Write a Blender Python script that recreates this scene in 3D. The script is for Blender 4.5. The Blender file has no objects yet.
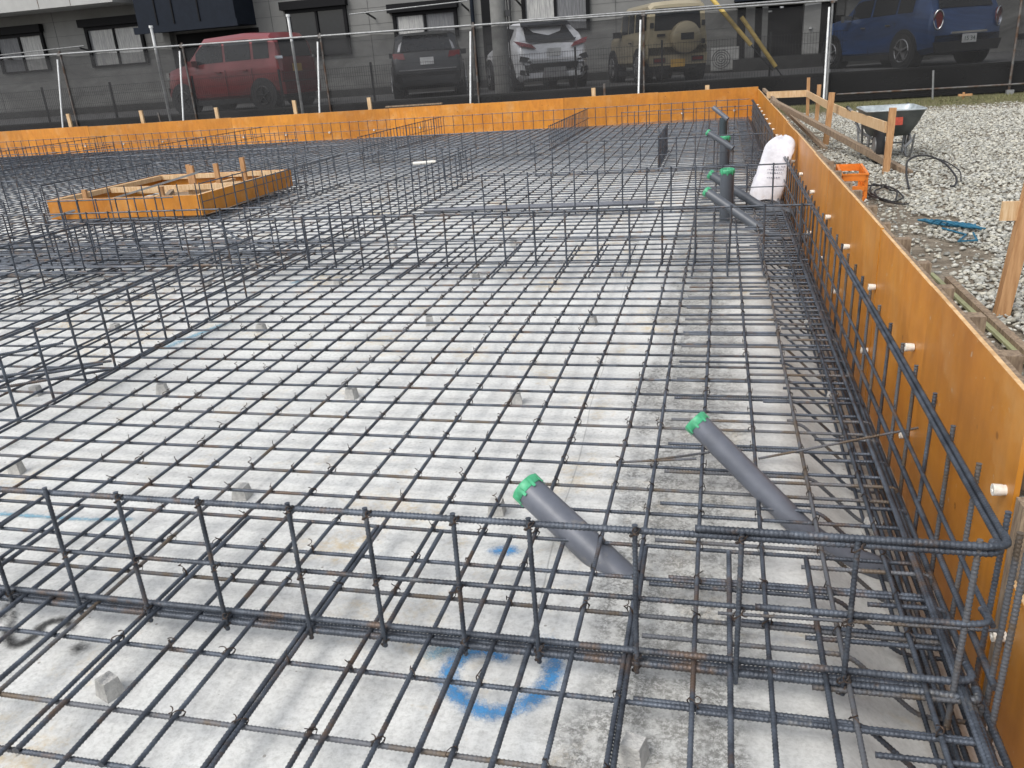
import bpy, math, random
import numpy as np
from mathutils import Matrix, Vector, noise
random.seed(7); rng = np.random.default_rng(7)
sc = bpy.context.scene
COL = sc.collection
R = math.radians

# ------------------------------------------------------------------ helpers
class MB:
    """collects geometry for one mesh object"""
    def __init__(s): s.v = []; s.f = []; s.n = 0
    def add(s, v, f):
        v = np.asarray(v, float); s.v.append(v)
        s.f.append(([tuple(i + s.n for i in q) for q in f])); s.n += len(v); return s
    def box(s, a, b, rot=None, piv=None):
        x0, y0, z0 = a; x1, y1, z1 = b
        v = np.array([(x0,y0,z0),(x1,y0,z0),(x1,y1,z0),(x0,y1,z0),(x0,y0,z1),(x1,y0,z1),(x1,y1,z1),(x0,y1,z1)], float)
        if rot is not None:
            p = np.array(piv if piv is not None else v.mean(0)); v = (v - p) @ np.array(rot.to_3x3()).T + p
        return s.add(v, [(0,3,2,1),(4,5,6,7),(0,1,5,4),(1,2,6,5),(2,3,7,6),(3,0,4,7)])
    def beam(s, a, b, w, h, up=(0,0,1)):
        a = Vector(a); b = Vector(b); d = (b - a).normalized(); u = Vector(up)
        x = d.cross(u); 
        if x.length < 1e-4: x = Vector((1,0,0))
        x.normalize(); z = x.cross(d)
        v = []
        for p in (a, b):
            for i, j in ((-1,-1),(1,-1),(1,1),(-1,1)): v.append(tuple(p + x*(i*w/2) + z*(j*h/2)))
        return s.add(v, [(0,1,2,3),(7,6,5,4),(0,4,5,1),(1,5,6,2),(2,6,7,3),(3,7,4,0)])
    def tube(s, pts, r, n=8, caps=True, closed=False):
        P = np.asarray(pts, float); m = len(P)
        rr = np.full(m, r) if np.isscalar(r) else np.asarray(r, float)
        T = np.gradient(P, axis=0) if m > 2 else np.tile(P[1]-P[0], (2,1))
        if closed: T = np.roll(P,-1,0) - np.roll(P,1,0)
        T /= np.linalg.norm(T, axis=1)[:,None] + 1e-12
        ref = np.array([0,0,1.]) if abs(T[:,2]).mean() < .8 else np.array([0,1.,0])
        U = np.cross(T, ref); U /= np.linalg.norm(U,axis=1)[:,None] + 1e-12
        V = np.cross(U, T)
        a = np.arange(n)/n*2*math.pi
        v = P[:,None,:] + rr[:,None,None]*(np.cos(a)[None,:,None]*U[:,None,:] + np.sin(a)[None,:,None]*V[:,None,:])
        v = v.reshape(-1,3)
        i = np.arange(m if closed else m-1)[:,None]; j = np.arange(n)[None,:]; k = (j+1) % n; i2 = (i+1) % m
        q = np.stack([i*n+j, i*n+k, i2*n+k, i2*n+j], -1).reshape(-1,4)
        f = [tuple(t) for t in q.tolist()]
        if caps and not closed: f += [tuple(range(n)), tuple(range((m-1)*n, m*n))[::-1]]
        return s.add(v, f)
    def lathe(s, prof, n=24, M=None):
        a = np.arange(n)/n*2*math.pi; v = []
        for r, z in prof: v += [(r*math.cos(t), r*math.sin(t), z) for t in a]
        v = np.array(v)
        if M is not None: v = v @ np.array(M.to_3x3()).T + np.array(M.translation)
        f = []
        for i in range(len(prof)-1):
            for j in range(n): k = (j+1) % n; f.append((i*n+j, i*n+k, (i+1)*n+k, (i+1)*n+j))
        f += [tuple(range(n))[::-1], tuple(range((len(prof)-1)*n, len(prof)*n))]
        return s.add(v, f)
    def build(s, name, mat, parent=None, smooth=True, loc=None):
        me = bpy.data.meshes.new(name); V = np.concatenate(s.v)
        me.from_pydata(V.tolist(), [], [q for g in s.f for q in g]); me.materials.append(mat)
        if smooth:
            me.shade_smooth()
            try: me.set_sharp_from_angle(angle=R(50))
            except Exception: pass
        me.update()
        o = bpy.data.objects.new(name, me); COL.objects.link(o)
        if parent is not None: o.parent = parent
        if loc: o.location = loc
        return o

def empty(name, loc=(0,0,0), rz=0.0):
    o = bpy.data.objects.new(name, None); o.empty_display_size = .1
    o.location = loc; o.rotation_euler = (0,0,rz); COL.objects.link(o); return o
def tag(o, label=None, cat=None, group=None, kind=None):
    if label: o['label'] = label
    if cat: o['category'] = cat
    if group: o['group'] = group
    if kind: o['kind'] = kind
    return o
def part(name, mesh, parent, loc=(0,0,0), rot=(0,0,0), scale=(1,1,1)):
    o = bpy.data.objects.new(name, mesh); COL.objects.link(o); o.parent = parent
    o.location = loc; o.rotation_euler = rot; o.scale = scale; return o

# ------------------------------------------------------------------ materials
MAT = {}
def mat(name, base, rough=.6, metal=0., var=0., vscale=8., bump=0., bscale=60., spec=.5, coat=0., coord='Object', col2=None, fac=None, stretch=None, perobj=0.):
    m = bpy.data.materials.new(name); m.use_nodes = True; nt = m.node_tree; N = nt.nodes; L = nt.links
    b = N['Principled BSDF']; b.inputs['Roughness'].default_value = rough; b.inputs['Metallic'].default_value = metal
    b.inputs['Specular IOR Level'].default_value = spec; b.inputs['Coat Weight'].default_value = coat
    tc = N.new('ShaderNodeTexCoord'); src = tc.outputs[coord]
    if stretch:
        mp = N.new('ShaderNodeMapping'); mp.inputs['Scale'].default_value = stretch; L.new(src, mp.inputs['Vector']); src = mp.outputs['Vector']
    c = tuple(base) + (1,)
    if col2 is None: col2 = tuple(x*(1-var) for x in base)
    nz = N.new('ShaderNodeTexNoise'); nz.inputs['Scale'].default_value = vscale; nz.inputs['Detail'].default_value = 6; nz.inputs['Roughness'].default_value = .65
    L.new(src, nz.inputs['Vector'])
    rp = N.new('ShaderNodeValToRGB'); f0, f1 = fac or (.38, .62)
    rp.color_ramp.elements[0].position = f0; rp.color_ramp.elements[0].color = tuple(col2) + (1,)
    rp.color_ramp.elements[1].position = f1; rp.color_ramp.elements[1].color = c
    L.new(nz.outputs['Fac'], rp.inputs['Fac']); out = rp.outputs['Color']
    if perobj:
        oi = N.new('ShaderNodeObjectInfo'); mr = N.new('ShaderNodeMapRange'); mr.inputs['To Min'].default_value = 1-perobj; mr.inputs['To Max'].default_value = 1+perobj
        L.new(oi.outputs['Random'], mr.inputs['Value']); vm = N.new('ShaderNodeVectorMath'); vm.operation = 'SCALE'
        L.new(out, vm.inputs[0]); L.new(mr.outputs['Result'], vm.inputs['Scale']); out = vm.outputs['Vector']
    L.new(out, b.inputs['Base Color'])
    if bump:
        n2 = N.new('ShaderNodeTexNoise'); n2.inputs['Scale'].default_value = bscale; n2.inputs['Detail'].default_value = 5
        L.new(src, n2.inputs['Vector']); bp = N.new('ShaderNodeBump'); bp.inputs['Strength'].default_value = bump; bp.inputs['Distance'].default_value = .01
        L.new(n2.outputs['Fac'], bp.inputs['Height']); L.new(bp.outputs['Normal'], b.inputs['Normal'])
    MAT[name] = m; return m

STEEL = mat('rebar_steel', (.082,.096,.118), .42, .35, col2=(.034,.040,.051), vscale=16, bump=.25, bscale=260, perobj=.22)
def add_patch(m, col, scale, lo, hi, amt):
    nt = m.node_tree; N = nt.nodes; L = nt.links; b = N['Principled BSDF']; base = b.inputs['Base Color'].links[0].from_socket
    g = N.new('ShaderNodeNewGeometry'); n = N.new('ShaderNodeTexNoise'); n.inputs['Scale'].default_value = scale; n.inputs['Detail'].default_value = 6; n.inputs['Roughness'].default_value = .7
    L.new(g.outputs['Position'], n.inputs['Vector']); rp = N.new('ShaderNodeValToRGB'); rp.color_ramp.elements[0].position = lo; rp.color_ramp.elements[0].color = (0,0,0,1); rp.color_ramp.elements[1].position = hi; rp.color_ramp.elements[1].color = (amt,amt,amt,1)
    L.new(n.outputs['Fac'], rp.inputs['Fac']); mx = N.new('ShaderNodeMix'); mx.data_type = 'RGBA'; L.new(rp.outputs['Color'], mx.inputs[0]); L.new(base, mx.inputs[6]); mx.inputs[7].default_value = tuple(col)+(1,)
    L.new(mx.outputs[2], b.inputs['Base Color'])
add_patch(STEEL, (.12,.075,.045), 7, .54, .66, .75); add_patch(STEEL, (.20,.19,.17), 11, .60, .72, .6)
RUSTY = mat('rebar_rusty', (.10,.105,.115), .55, .3, col2=(.105,.082,.060), vscale=7, bump=.3, bscale=220, fac=(.40,.50), perobj=.2)
RUST  = mat('rebar_rust_end', (.10,.05,.028), .75, .2, col2=(.045,.03,.022), vscale=40, bump=.4, bscale=220)
WIRE  = mat('tie_wire_steel', (.03,.03,.032), .6, .5, col2=(.06,.035,.02), vscale=60)
PVC   = mat('grey_pvc', (.115,.125,.15), .38, 0, var=.22, vscale=7, bump=.06, bscale=40)
PVCM  = mat('mid_grey_pvc', (.075,.085,.10), .4, 0, var=.2, vscale=7)
PVCG  = mat('dark_grey_pvc', (.045,.065,.075), .4, 0, var=.2, vscale=7)
add_patch(PVC, (.33,.29,.22), 9, .60, .74, .6); add_patch(PVC, (.06,.065,.075), 5, .5, .7, .5)
GREEN = mat('green_plastic', (.07,.40,.20), .45, 0, var=.35, vscale=30, bump=.1, bscale=60)
WHITEP= mat('white_plastic', (.72,.70,.64), .5, 0, col2=(.5,.45,.36), vscale=30, fac=(.3,.5))
SPACER= mat('spacer_mortar', (.50,.49,.46), .9, 0, col2=(.34,.335,.32), vscale=40, bump=.5, bscale=160)
WOODF = mat('fresh_wood', (.62,.46,.28), .7, 0, col2=(.46,.28,.13), vscale=6, stretch=(14,14,1.2), bump=.2, bscale=20)
WOODO = mat('weathered_wood', (.30,.225,.15), .85, 0, col2=(.15,.105,.07), vscale=6, stretch=(12,12,2), bump=.4, bscale=20)
WOODS = mat('stake_wood', (.46,.26,.12), .75, 0, col2=(.33,.17,.07), vscale=6, stretch=(14,14,1.2), bump=.25, bscale=20)
PLYE  = mat('plywood_edge', (.62,.42,.22), .8, 0, col2=(.45,.27,.12), vscale=30)
GALV  = mat('galvanised_pipe', (.27,.275,.275), .5, .5, var=.3, vscale=12, bump=.08)
GALVD = mat('dull_pipe', (.16,.16,.155), .5, .6, col2=(.10,.06,.04), vscale=8)
WPOST = mat('white_pipe', (.66,.67,.66), .45, .1, var=.2, vscale=10)
YPOLE = mat('yellow_guard', (.60,.43,.12), .5, 0, var=.3, vscale=5)
BLACK = mat('black_plastic', (.015,.016,.018), .5, 0, var=.3)
RUBBER= mat('tyre_rubber', (.02,.02,.021), .8, 0, var=.3, vscale=20)
GROOVE = mat('siding_groove', (.075,.075,.072), .8)
WALL  = mat('dark_grey_siding', (.17,.17,.162), .8, 0, col2=(.145,.145,.138), vscale=1.2, bump=.2, bscale=30)
BALC  = mat('pale_siding', (.36,.36,.345), .7, 0, var=.12, vscale=1.5)
NAVY  = mat('navy_metal', (.010,.014,.022), .6, .0, var=.2, spec=.15)
FRAME = mat('black_frame', (.004,.004,.005), .7, 0, var=.1, spec=.2)
GLASSD= mat('dark_glass', (.012,.014,.017), .12, 0, var=.2, spec=.35)
CURT  = mat('curtain', (.42,.42,.40), .9, 0, col2=(.22,.22,.22), vscale=9, stretch=(6,1,.3))
CURTD = mat('curtain_dim', (.17,.175,.18), .9, 0, col2=(.09,.09,.095), vscale=9, stretch=(6,1,.3))
ASPH  = mat('asphalt', (.10,.10,.10), .9, 0, var=.3, vscale=30, bump=.4, bscale=200)
RETW  = mat('retaining_concrete', (.045,.045,.043), .9, 0, var=.4, vscale=4, bump=.2)
POLEC = mat('utility_concrete', (.19,.19,.18), .85, 0, var=.25, vscale=4)
CHROME= mat('chrome', (.7,.71,.72), .2, 1., var=.1)
ALLOY = mat('alloy_rim', (.5,.5,.51), .3, .8, var=.2)
REDL  = mat('tail_light_red', (.17,.008,.010), .2, 0, var=.3, coat=.5)
PLATEW= mat('plate_white', (.55,.56,.56), .5, 0, var=.1)
PLATEY= mat('plate_yellow', (.45,.27,.05), .5, 0, var=.1)
PLTXT = mat('plate_text', (.04,.08,.05), .5)
CRATEO= mat('orange_plastic', (.72,.20,.02), .45, 0, var=.25, vscale=12)
TRAY  = mat('barrow_tray', (.10,.115,.115), .5, .2, col2=(.15,.165,.16), vscale=6)
TRAYI = mat('barrow_tray_inside', (.42,.46,.47), .5, .3, col2=(.25,.28,.29), vscale=8)
STICK = mat('red_sticker', (.45,.07,.04), .5, 0, var=.3, vscale=30)
BLUER = mat('blue_rope', (.02,.15,.25), .7, 0, var=.4, vscale=40, bump=.4, bscale=200)
CABLE = mat('black_cable', (.015,.015,.016), .6, 0)
GRASSM= mat('dry_grass', (.16,.15,.07), .9, 0, col2=(.10,.11,.045), vscale=3)

# plywood form panels
def ply_mat():
    m = mat('orange_plywood', (.61,.255,.026), .36, 0, col2=(.53,.195,.017), vscale=2.2, spec=.5, fac=(.3,.7), coord='Object')
    nt = m.node_tree; N = nt.nodes; L = nt.links; b = N['Principled BSDF']
    tc = N['Texture Coordinate']
    base = b.inputs['Base Color'].links[0].from_socket
    mp = N.new('ShaderNodeMapping'); mp.inputs['Scale'].default_value = (5,5,1.2); L.new(tc.outputs['Object'], mp.inputs['Vector'])
    g = N.new('ShaderNodeTexNoise'); g.inputs['Scale'].default_value = 2.2; g.inputs['Detail'].default_value = 7; g.inputs['Distortion'].default_value = 1.2; L.new(mp.outputs['Vector'], g.inputs['Vector'])
    r = N.new('ShaderNodeValToRGB'); r.color_ramp.elements[0].position = .36; r.color_ramp.elements[0].color = (.62,.56,.5,1); r.color_ramp.elements[1].position = .62; r.color_ramp.elements[1].color = (1,1,1,1)
    L.new(g.outputs['Fac'], r.inputs['Fac'])
    mx = N.new('ShaderNodeMix'); mx.data_type = 'RGBA'; mx.blend_type = 'MULTIPLY'; mx.inputs[0].default_value = .38
    L.new(base, mx.inputs[6]); L.new(r.outputs['Color'], mx.inputs[7])
    # pale dusty scuffs
    n3 = N.new('ShaderNodeTexNoise'); n3.inputs['Scale'].default_value = 3.3; n3.inputs['Detail'].default_value = 8; n3.inputs['Roughness'].default_value = .7; L.new(tc.outputs['Object'], n3.inputs['Vector'])
    r3 = N.new('ShaderNodeValToRGB'); r3.color_ramp.elements[0].position = .52; r3.color_ramp.elements[0].color = (0,0,0,1); r3.color_ramp.elements[1].position = .75; r3.color_ramp.elements[1].color = (.5,.5,.5,1)
    L.new(n3.outputs['Fac'], r3.inputs['Fac'])
    m2 = N.new('ShaderNodeMix'); m2.data_type = 'RGBA'; m2.inputs[7].default_value = (.66,.40,.17,1)
    L.new(r3.outputs['Color'], m2.inputs[0]); L.new(mx.outputs[2], m2.inputs[6])
    # small dark knots and drips
    v = N.new('ShaderNodeTexVoronoi'); v.inputs['Scale'].default_value = 7; L.new(tc.outputs['Object'], v.inputs['Vector'])
    r4 = N.new('ShaderNodeValToRGB'); r4.color_ramp.elements[0].position = .05; r4.color_ramp.elements[0].color = (.25,.2,.15,1); r4.color_ramp.elements[1].position = .085; r4.color_ramp.elements[1].color = (1,1,1,1)
    L.new(v.outputs['Distance'], r4.inputs['Fac'])
    m3 = N.new('ShaderNodeMix'); m3.data_type = 'RGBA'; m3.blend_type = 'MULTIPLY'; m3.inputs[0].default_value = .55
    L.new(m2.outputs[2], m3.inputs[6]); L.new(r4.outputs['Color'], m3.inputs[7])
    g5 = N.new('ShaderNodeTexNoise'); g5.inputs['Scale'].default_value = 1.3; g5.inputs['Detail'].default_value = 8; g5.inputs['Roughness'].default_value = .75; L.new(tc.outputs['Object'], g5.inputs['Vector'])
    r5 = N.new('ShaderNodeValToRGB'); r5.color_ramp.elements[0].position = .38; r5.color_ramp.elements[0].color = (.66,.60,.56,1); r5.color_ramp.elements[1].position = .6; r5.color_ramp.elements[1].color = (1.03,1.0,.98,1); L.new(g5.outputs['Fac'], r5.inputs['Fac'])
    m5 = N.new('ShaderNodeMix'); m5.data_type = 'RGBA'; m5.blend_type = 'MULTIPLY'; m5.inputs[0].default_value = .45; L.new(m3.outputs[2], m5.inputs[6]); L.new(r5.outputs['Color'], m5.inputs[7]); m3 = m5
    g6 = N.new('ShaderNodeTexNoise'); g6.inputs['Scale'].default_value = 38; g6.inputs['Detail'].default_value = 4; L.new(tc.outputs['Object'], g6.inputs['Vector'])
    r6 = N.new('ShaderNodeValToRGB'); r6.color_ramp.elements[0].position = .69; r6.color_ramp.elements[0].color = (0,0,0,1); r6.color_ramp.elements[1].position = .74; r6.color_ramp.elements[1].color = (.55,.55,.55,1); L.new(g6.outputs['Fac'], r6.inputs['Fac'])
    m6 = N.new('ShaderNodeMix'); m6.data_type = 'RGBA'; L.new(r6.outputs['Color'], m6.inputs[0]); L.new(m3.outputs[2], m6.inputs[6]); m6.inputs[7].default_value = (.55,.48,.38,1); m3 = m6
    oi = N.new('ShaderNodeObjectInfo'); mr = N.new('ShaderNodeMapRange'); mr.inputs['To Min'].default_value = .84; mr.inputs['To Max'].default_value = 1.08
    L.new(oi.outputs['Random'], mr.inputs['Value']); vm = N.new('ShaderNodeVectorMath'); vm.operation = 'SCALE'
    L.new(m3.outputs[2], vm.inputs[0]); L.new(mr.outputs['Result'], vm.inputs['Scale'])
    L.new(vm.outputs['Vector'], b.inputs['Base Color'])
    rr = N.new('ShaderNodeMapRange'); rr.inputs['To Min'].default_value = .25; rr.inputs['To Max'].default_value = .6
    L.new(n3.outputs['Fac'], rr.inputs['Value']); L.new(rr.outputs['Result'], b.inputs['Roughness'])
    return m
PLY = ply_mat()

def math_node(N, L, op, a, b=None, clamp=False):
    n = N.new('ShaderNodeMath'); n.operation = op; n.use_clamp = clamp
    for i, x in enumerate((a, b)):
        if x is None: continue
        if isinstance(x, (int, float)): n.inputs[i].default_value = x
        else: L.new(x, n.inputs[i])
    return n.outputs[0]
def noise_node(N, L, src, scale, detail=6, rough=.6, dist=0.):
    n = N.new('ShaderNodeTexNoise'); n.inputs['Scale'].default_value = scale; n.inputs['Detail'].default_value = detail
    n.inputs['Roughness'].default_value = rough; n.inputs['Distortion'].default_value = dist; L.new(src, n.inputs['Vector']); return n.outputs['Fac']
def ramp(N, L, f, a, b, ca=(0,0,0,1), cb=(1,1,1,1)):
    r = N.new('ShaderNodeValToRGB'); r.color_ramp.elements[0].position = a; r.color_ramp.elements[0].color = ca
    r.color_ramp.elements[1].position = b; r.color_ramp.elements[1].color = cb; L.new(f, r.inputs['Fac']); return r.outputs['Color']
def mixc(N, L, fac, a, b, mode='MIX'):
    n = N.new('ShaderNodeMix'); n.data_type = 'RGBA'; n.blend_type = mode
    for i, x in ((0, fac), (6, a), (7, b)):
        if isinstance(x, (int, float, tuple)): n.inputs[i].default_value = x
        else: L.new(x, n.inputs[i])
    return n.outputs[2]

def slab_mat():
    m = bpy.data.materials.new('blinding_concrete'); m.use_nodes = True; nt = m.node_tree; N = nt.nodes; L = nt.links
    b = N['Principled BSDF']; b.inputs['Roughness'].default_value = .88; b.inputs['Specular IOR Level'].default_value = .3
    g = N.new('ShaderNodeNewGeometry'); P = g.outputs['Position']
    sx = N.new('ShaderNodeSeparateXYZ'); L.new(P, sx.inputs[0]); X = sx.outputs['X']; Y = sx.outputs['Y']
    big = noise_node(N, L, P, .9, 5, .6); mid = noise_node(N, L, P, 5.5, 8, .7); fine = noise_node(N, L, P, 70, 6, .75)
    c = mixc(N, L, ramp(N, L, big, .3, .7), (.565,.57,.555,1), (.695,.70,.68,1))
    c = mixc(N, L, ramp(N, L, mid, .35, .62), (.56,.56,.54,1), c)
    c = mixc(N, L, .7, c, ramp(N, L, fine, .28, .55, (.55,.55,.54,1), (1.06,1.06,1.06,1)), 'MULTIPLY')
    # smeared troweling, long soft streaks
    mp = N.new('ShaderNodeMapping'); mp.inputs['Scale'].default_value = (1.5,8,1); mp.inputs['Rotation'].default_value = (0,0,.35); L.new(P, mp.inputs['Vector'])
    st = noise_node(N, L, mp.outputs['Vector'], 1.6, 7, .7, .8)
    c = mixc(N, L, .38, c, ramp(N, L, st, .34, .6, (.74,.74,.73,1), (1.04,1.04,1.03,1)), 'MULTIPLY')
    # sandy yellow-brown stains
    s1 = ramp(N, L, noise_node(N, L, P, 1.7, 7, .72, .4), .54, .64)
    s2 = ramp(N, L, noise_node(N, L, P, 22, 5, .8), .42, .6)
    fs = math_node(N, L, 'MULTIPLY', s1, s2)
    c = mixc(N, L, math_node(N, L, 'MULTIPLY', fs, .75), c, (.50,.39,.22,1))
    # peppered dirt strip running away from the camera, X about -.25 .. .02
    wob = math_node(N, L, 'MULTIPLY', math_node(N, L, 'SUBTRACT', noise_node(N, L, P, 2.2, 4), .5), .5)
    dx = math_node(N, L, 'ABSOLUTE', math_node(N, L, 'ADD', math_node(N, L, 'ADD', X, .085), wob))
    band = math_node(N, L, 'SUBTRACT', 1., math_node(N, L, 'MULTIPLY', dx, 4.2), True)
    sp = ramp(N, L, noise_node(N, L, P, 75, 6, .9), .44, .52)
    sp2 = ramp(N, L, noise_node(N, L, P, 17, 6, .75), .36, .54)
    pf = math_node(N, L, 'MULTIPLY', math_node(N, L, 'MULTIPLY', sp, sp2), ramp(N, L, band, .0, .4))
    c = mixc(N, L, math_node(N, L, 'MULTIPLY', pf, .85), c, (.07,.07,.065,1))
    c = mixc(N, L, math_node(N, L, 'MULTIPLY', ramp(N, L, band, .0, .8), .38), c, (.33,.325,.30,1))
    # edge trench slightly duller
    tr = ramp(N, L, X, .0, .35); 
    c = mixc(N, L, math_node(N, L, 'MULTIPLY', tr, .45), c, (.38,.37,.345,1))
    # sheet fold line
    w2 = math_node(N, L, 'MULTIPLY', math_node(N, L, 'SUBTRACT', noise_node(N, L, P, 1.3, 2), .5), .06)
    ln = math_node(N, L, 'ABSOLUTE', math_node(N, L, 'ADD', math_node(N, L, 'ADD', math_node(N, L, 'ADD', X, .37), math_node(N, L, 'MULTIPLY', Y, .033)), w2))
    lf = math_node(N, L, 'LESS_THAN', ln, .0022)
    c = mixc(N, L, math_node(N, L, 'MULTIPLY', lf, .45), c, (.2,.2,.19,1))
    # sparse small specks
    v = N.new('ShaderNodeTexVoronoi'); v.inputs['Scale'].default_value = 14; L.new(P, v.inputs['Vector'])
    spk = math_node(N, L, 'LESS_THAN', math_node(N, L, 'ADD', v.outputs['Distance'], math_node(N, L, 'MULTIPLY', fine, .06)), .085)
    c = mixc(N, L, math_node(N, L, 'MULTIPLY', spk, .6), c, (.16,.14,.11,1))
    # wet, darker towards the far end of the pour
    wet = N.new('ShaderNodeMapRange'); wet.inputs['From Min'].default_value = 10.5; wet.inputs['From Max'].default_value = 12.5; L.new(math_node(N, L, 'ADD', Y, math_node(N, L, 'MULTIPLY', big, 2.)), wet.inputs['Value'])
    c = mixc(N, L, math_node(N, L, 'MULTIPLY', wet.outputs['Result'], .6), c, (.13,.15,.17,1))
    L.new(c, b.inputs['Base Color'])
    h = math_node(N, L, 'ADD', math_node(N, L, 'MULTIPLY', mid, .6), math_node(N, L, 'MULTIPLY', fine, .3))
    bp = N.new('ShaderNodeBump'); bp.inputs['Strength'].default_value = .5; bp.inputs['Distance'].default_value = .012; L.new(h, bp.inputs['Height']); L.new(bp.outputs['Normal'], b.inputs['Normal'])
    return m
SLAB = slab_mat()

def ground_mat():
    m = bpy.data.materials.new('gravel_ground'); m.use_nodes = True; nt = m.node_tree; N = nt.nodes; L = nt.links
    b = N['Principled BSDF']; b.inputs['Roughness'].default_value = .95; b.inputs['Specular IOR Level'].default_value = .2
    g = N.new('ShaderNodeNewGeometry'); P = g.outputs['Position']
    sx = N.new('ShaderNodeSeparateXYZ'); L.new(P, sx.inputs[0]); X = sx.outputs['X']; Y = sx.outputs['Y']
    v = N.new('ShaderNodeTexVoronoi'); v.inputs['Scale'].default_value = 26; L.new(P, v.inputs['Vector'])
    st = mixc(N, L, ramp(N, L, v.outputs['Color'], .1, .9), (.17,.16,.145,1), (.38,.365,.335,1))
    st = mixc(N, L, ramp(N, L, v.outputs['Distance'], .35, .6), st, (.24,.225,.195,1))
    n1 = noise_node(N, L, P, 6, 6, .7); n2 = noise_node(N, L, P, 45, 6, .7)
    dirt = mixc(N, L, ramp(N, L, n1, .35, .65), (.14,.115,.085,1), (.29,.25,.195,1))
    dirt = mixc(N, L, .6, dirt, ramp(N, L, n2, .3, .6, (.6,.6,.6,1), (1.1,1.1,1.1,1)), 'MULTIPLY')
    # dirt: beside the form near the camera, and far from the gravel pile
    e = math_node(N, L, 'SUBTRACT', X, math_node(N, L, 'MULTIPLY', math_node(N, L, 'SUBTRACT', Y, 2.), .02))
    e = math_node(N, L, 'ADD', e, math_node(N, L, 'MULTIPLY', math_node(N, L, 'SUBTRACT', n1, .5), .8))
    a = ramp(N, L, e, 1.10, 1.24) 
    yf = N.new('ShaderNodeMapRange'); yf.inputs['From Min'].default_value = 14.8; yf.inputs['From Max'].default_value = 15.6; L.new(math_node(N, L, 'ADD', Y, math_node(N, L, 'MULTIPLY', math_node(N, L, 'SUBTRACT', n1, .5), 2.)), yf.inputs['Value'])
    c = mixc(N, L, a, dirt, st)
    grs = mixc(N, L, ramp(N, L, n1, .4, .6), (.15,.13,.075,1), (.10,.105,.045,1))
    c = mixc(N, L, yf.outputs['Result'], c, grs)
    L.new(c, b.inputs['Base Color'])
    bp = N.new('ShaderNodeBump'); bp.inputs['Strength'].default_value = .8; bp.inputs['Distance'].default_value = .02
    L.new(math_node(N, L, 'SUBTRACT', n2, v.outputs['Distance']), bp.inputs['Height']); L.new(bp.outputs['Normal'], b.inputs['Normal'])
    return m
GROUND = ground_mat()

def stone_mat():
    m = bpy.data.materials.new('crushed_stone'); m.use_nodes = True; nt = m.node_tree; N = nt.nodes; L = nt.links
    b = N['Principled BSDF']; b.inputs['Roughness'].default_value = .9; b.inputs['Specular IOR Level'].default_value = .25
    a = N.new('ShaderNodeAttribute'); a.attribute_name = 'Col'; g = N.new('ShaderNodeNewGeometry')
    c = mixc(N, L, .6, a.outputs['Color'], ramp(N, L, noise_node(N, L, g.outputs['Position'], 90, 5, .7), .3, .6, (.65,.65,.65,1), (1.1,1.1,1.1,1)), 'MULTIPLY')
    L.new(c, b.inputs['Base Color']); return m
STONE = stone_mat()

def spray_mat(name, col):
    m = bpy.data.materials.new(name); m.use_nodes = True; nt = m.node_tree; N = nt.nodes; L = nt.links
    b = N['Principled BSDF']; b.inputs['Base Color'].default_value = col + (1,); b.inputs['Roughness'].default_value = .8
    a = N.new('ShaderNodeAttribute'); a.attribute_name = 'Fade'; g = N.new('ShaderNodeNewGeometry')
    n = noise_node(N, L, g.outputs['Position'], 120, 6, .8); n2 = noise_node(N, L, g.outputs['Position'], 14, 4, .6)
    f = math_node(N, L, 'MULTIPLY', a.outputs['Fac'], math_node(N, L, 'ADD', .55, math_node(N, L, 'MULTIPLY', n2, .7)))
    t = math_node(N, L, 'ADD', math_node(N, L, 'MULTIPLY', f, .95), math_node(N, L, 'SUBTRACT', math_node(N, L, 'MULTIPLY', n, 1.5), 1.15))
    al = math_node(N, L, 'MULTIPLY', t, 1.9, True)
    al = math_node(N, L, 'MULTIPLY', al, .9)
    L.new(al, b.inputs['Alpha']); return m
SPRB = spray_mat('blue_spray', (.045,.25,.54)); SPRK = spray_mat('black_spray', (.03,.03,.03)); SPRC = spray_mat('faint_blue_spray', (.16,.36,.48))

def net_mat(name, alpha, col):
    m = bpy.data.materials.new(name); m.use_nodes = True; nt = m.node_tree; N = nt.nodes; L = nt.links
    b = N['Principled BSDF']; b.inputs['Base Color'].default_value = col + (1,); b.inputs['Roughness'].default_value = .7
    tc = N.new('ShaderNodeTexCoord')
    mp = N.new('ShaderNodeMapping'); mp.inputs['Scale'].default_value = (.5,1,1.2); mp.inputs['Rotation'].default_value = (0,.5,0); L.new(tc.outputs['Object'], mp.inputs['Vector'])
    n = noise_node(N, L, mp.outputs['Vector'], 1.6, 5, .6, 1.5)
    mr = N.new('ShaderNodeMapRange'); mr.inputs['From Min'].default_value = .3; mr.inputs['From Max'].default_value = .7
    mr.inputs['To Min'].default_value = alpha-.13; mr.inputs['To Max'].default_value = alpha+.13; L.new(n, mr.inputs['Value'])
    L.new(mr.outputs['Result'], b.inputs['Alpha']); return m
NET = net_mat('black_mesh_net', .63, (.013,.013,.014)); NETR = net_mat('fine_black_mesh', .70, (.004,.004,.0045)); NETD = net_mat('dense_black_mesh', .97, (.004,.004,.0045))

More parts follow.
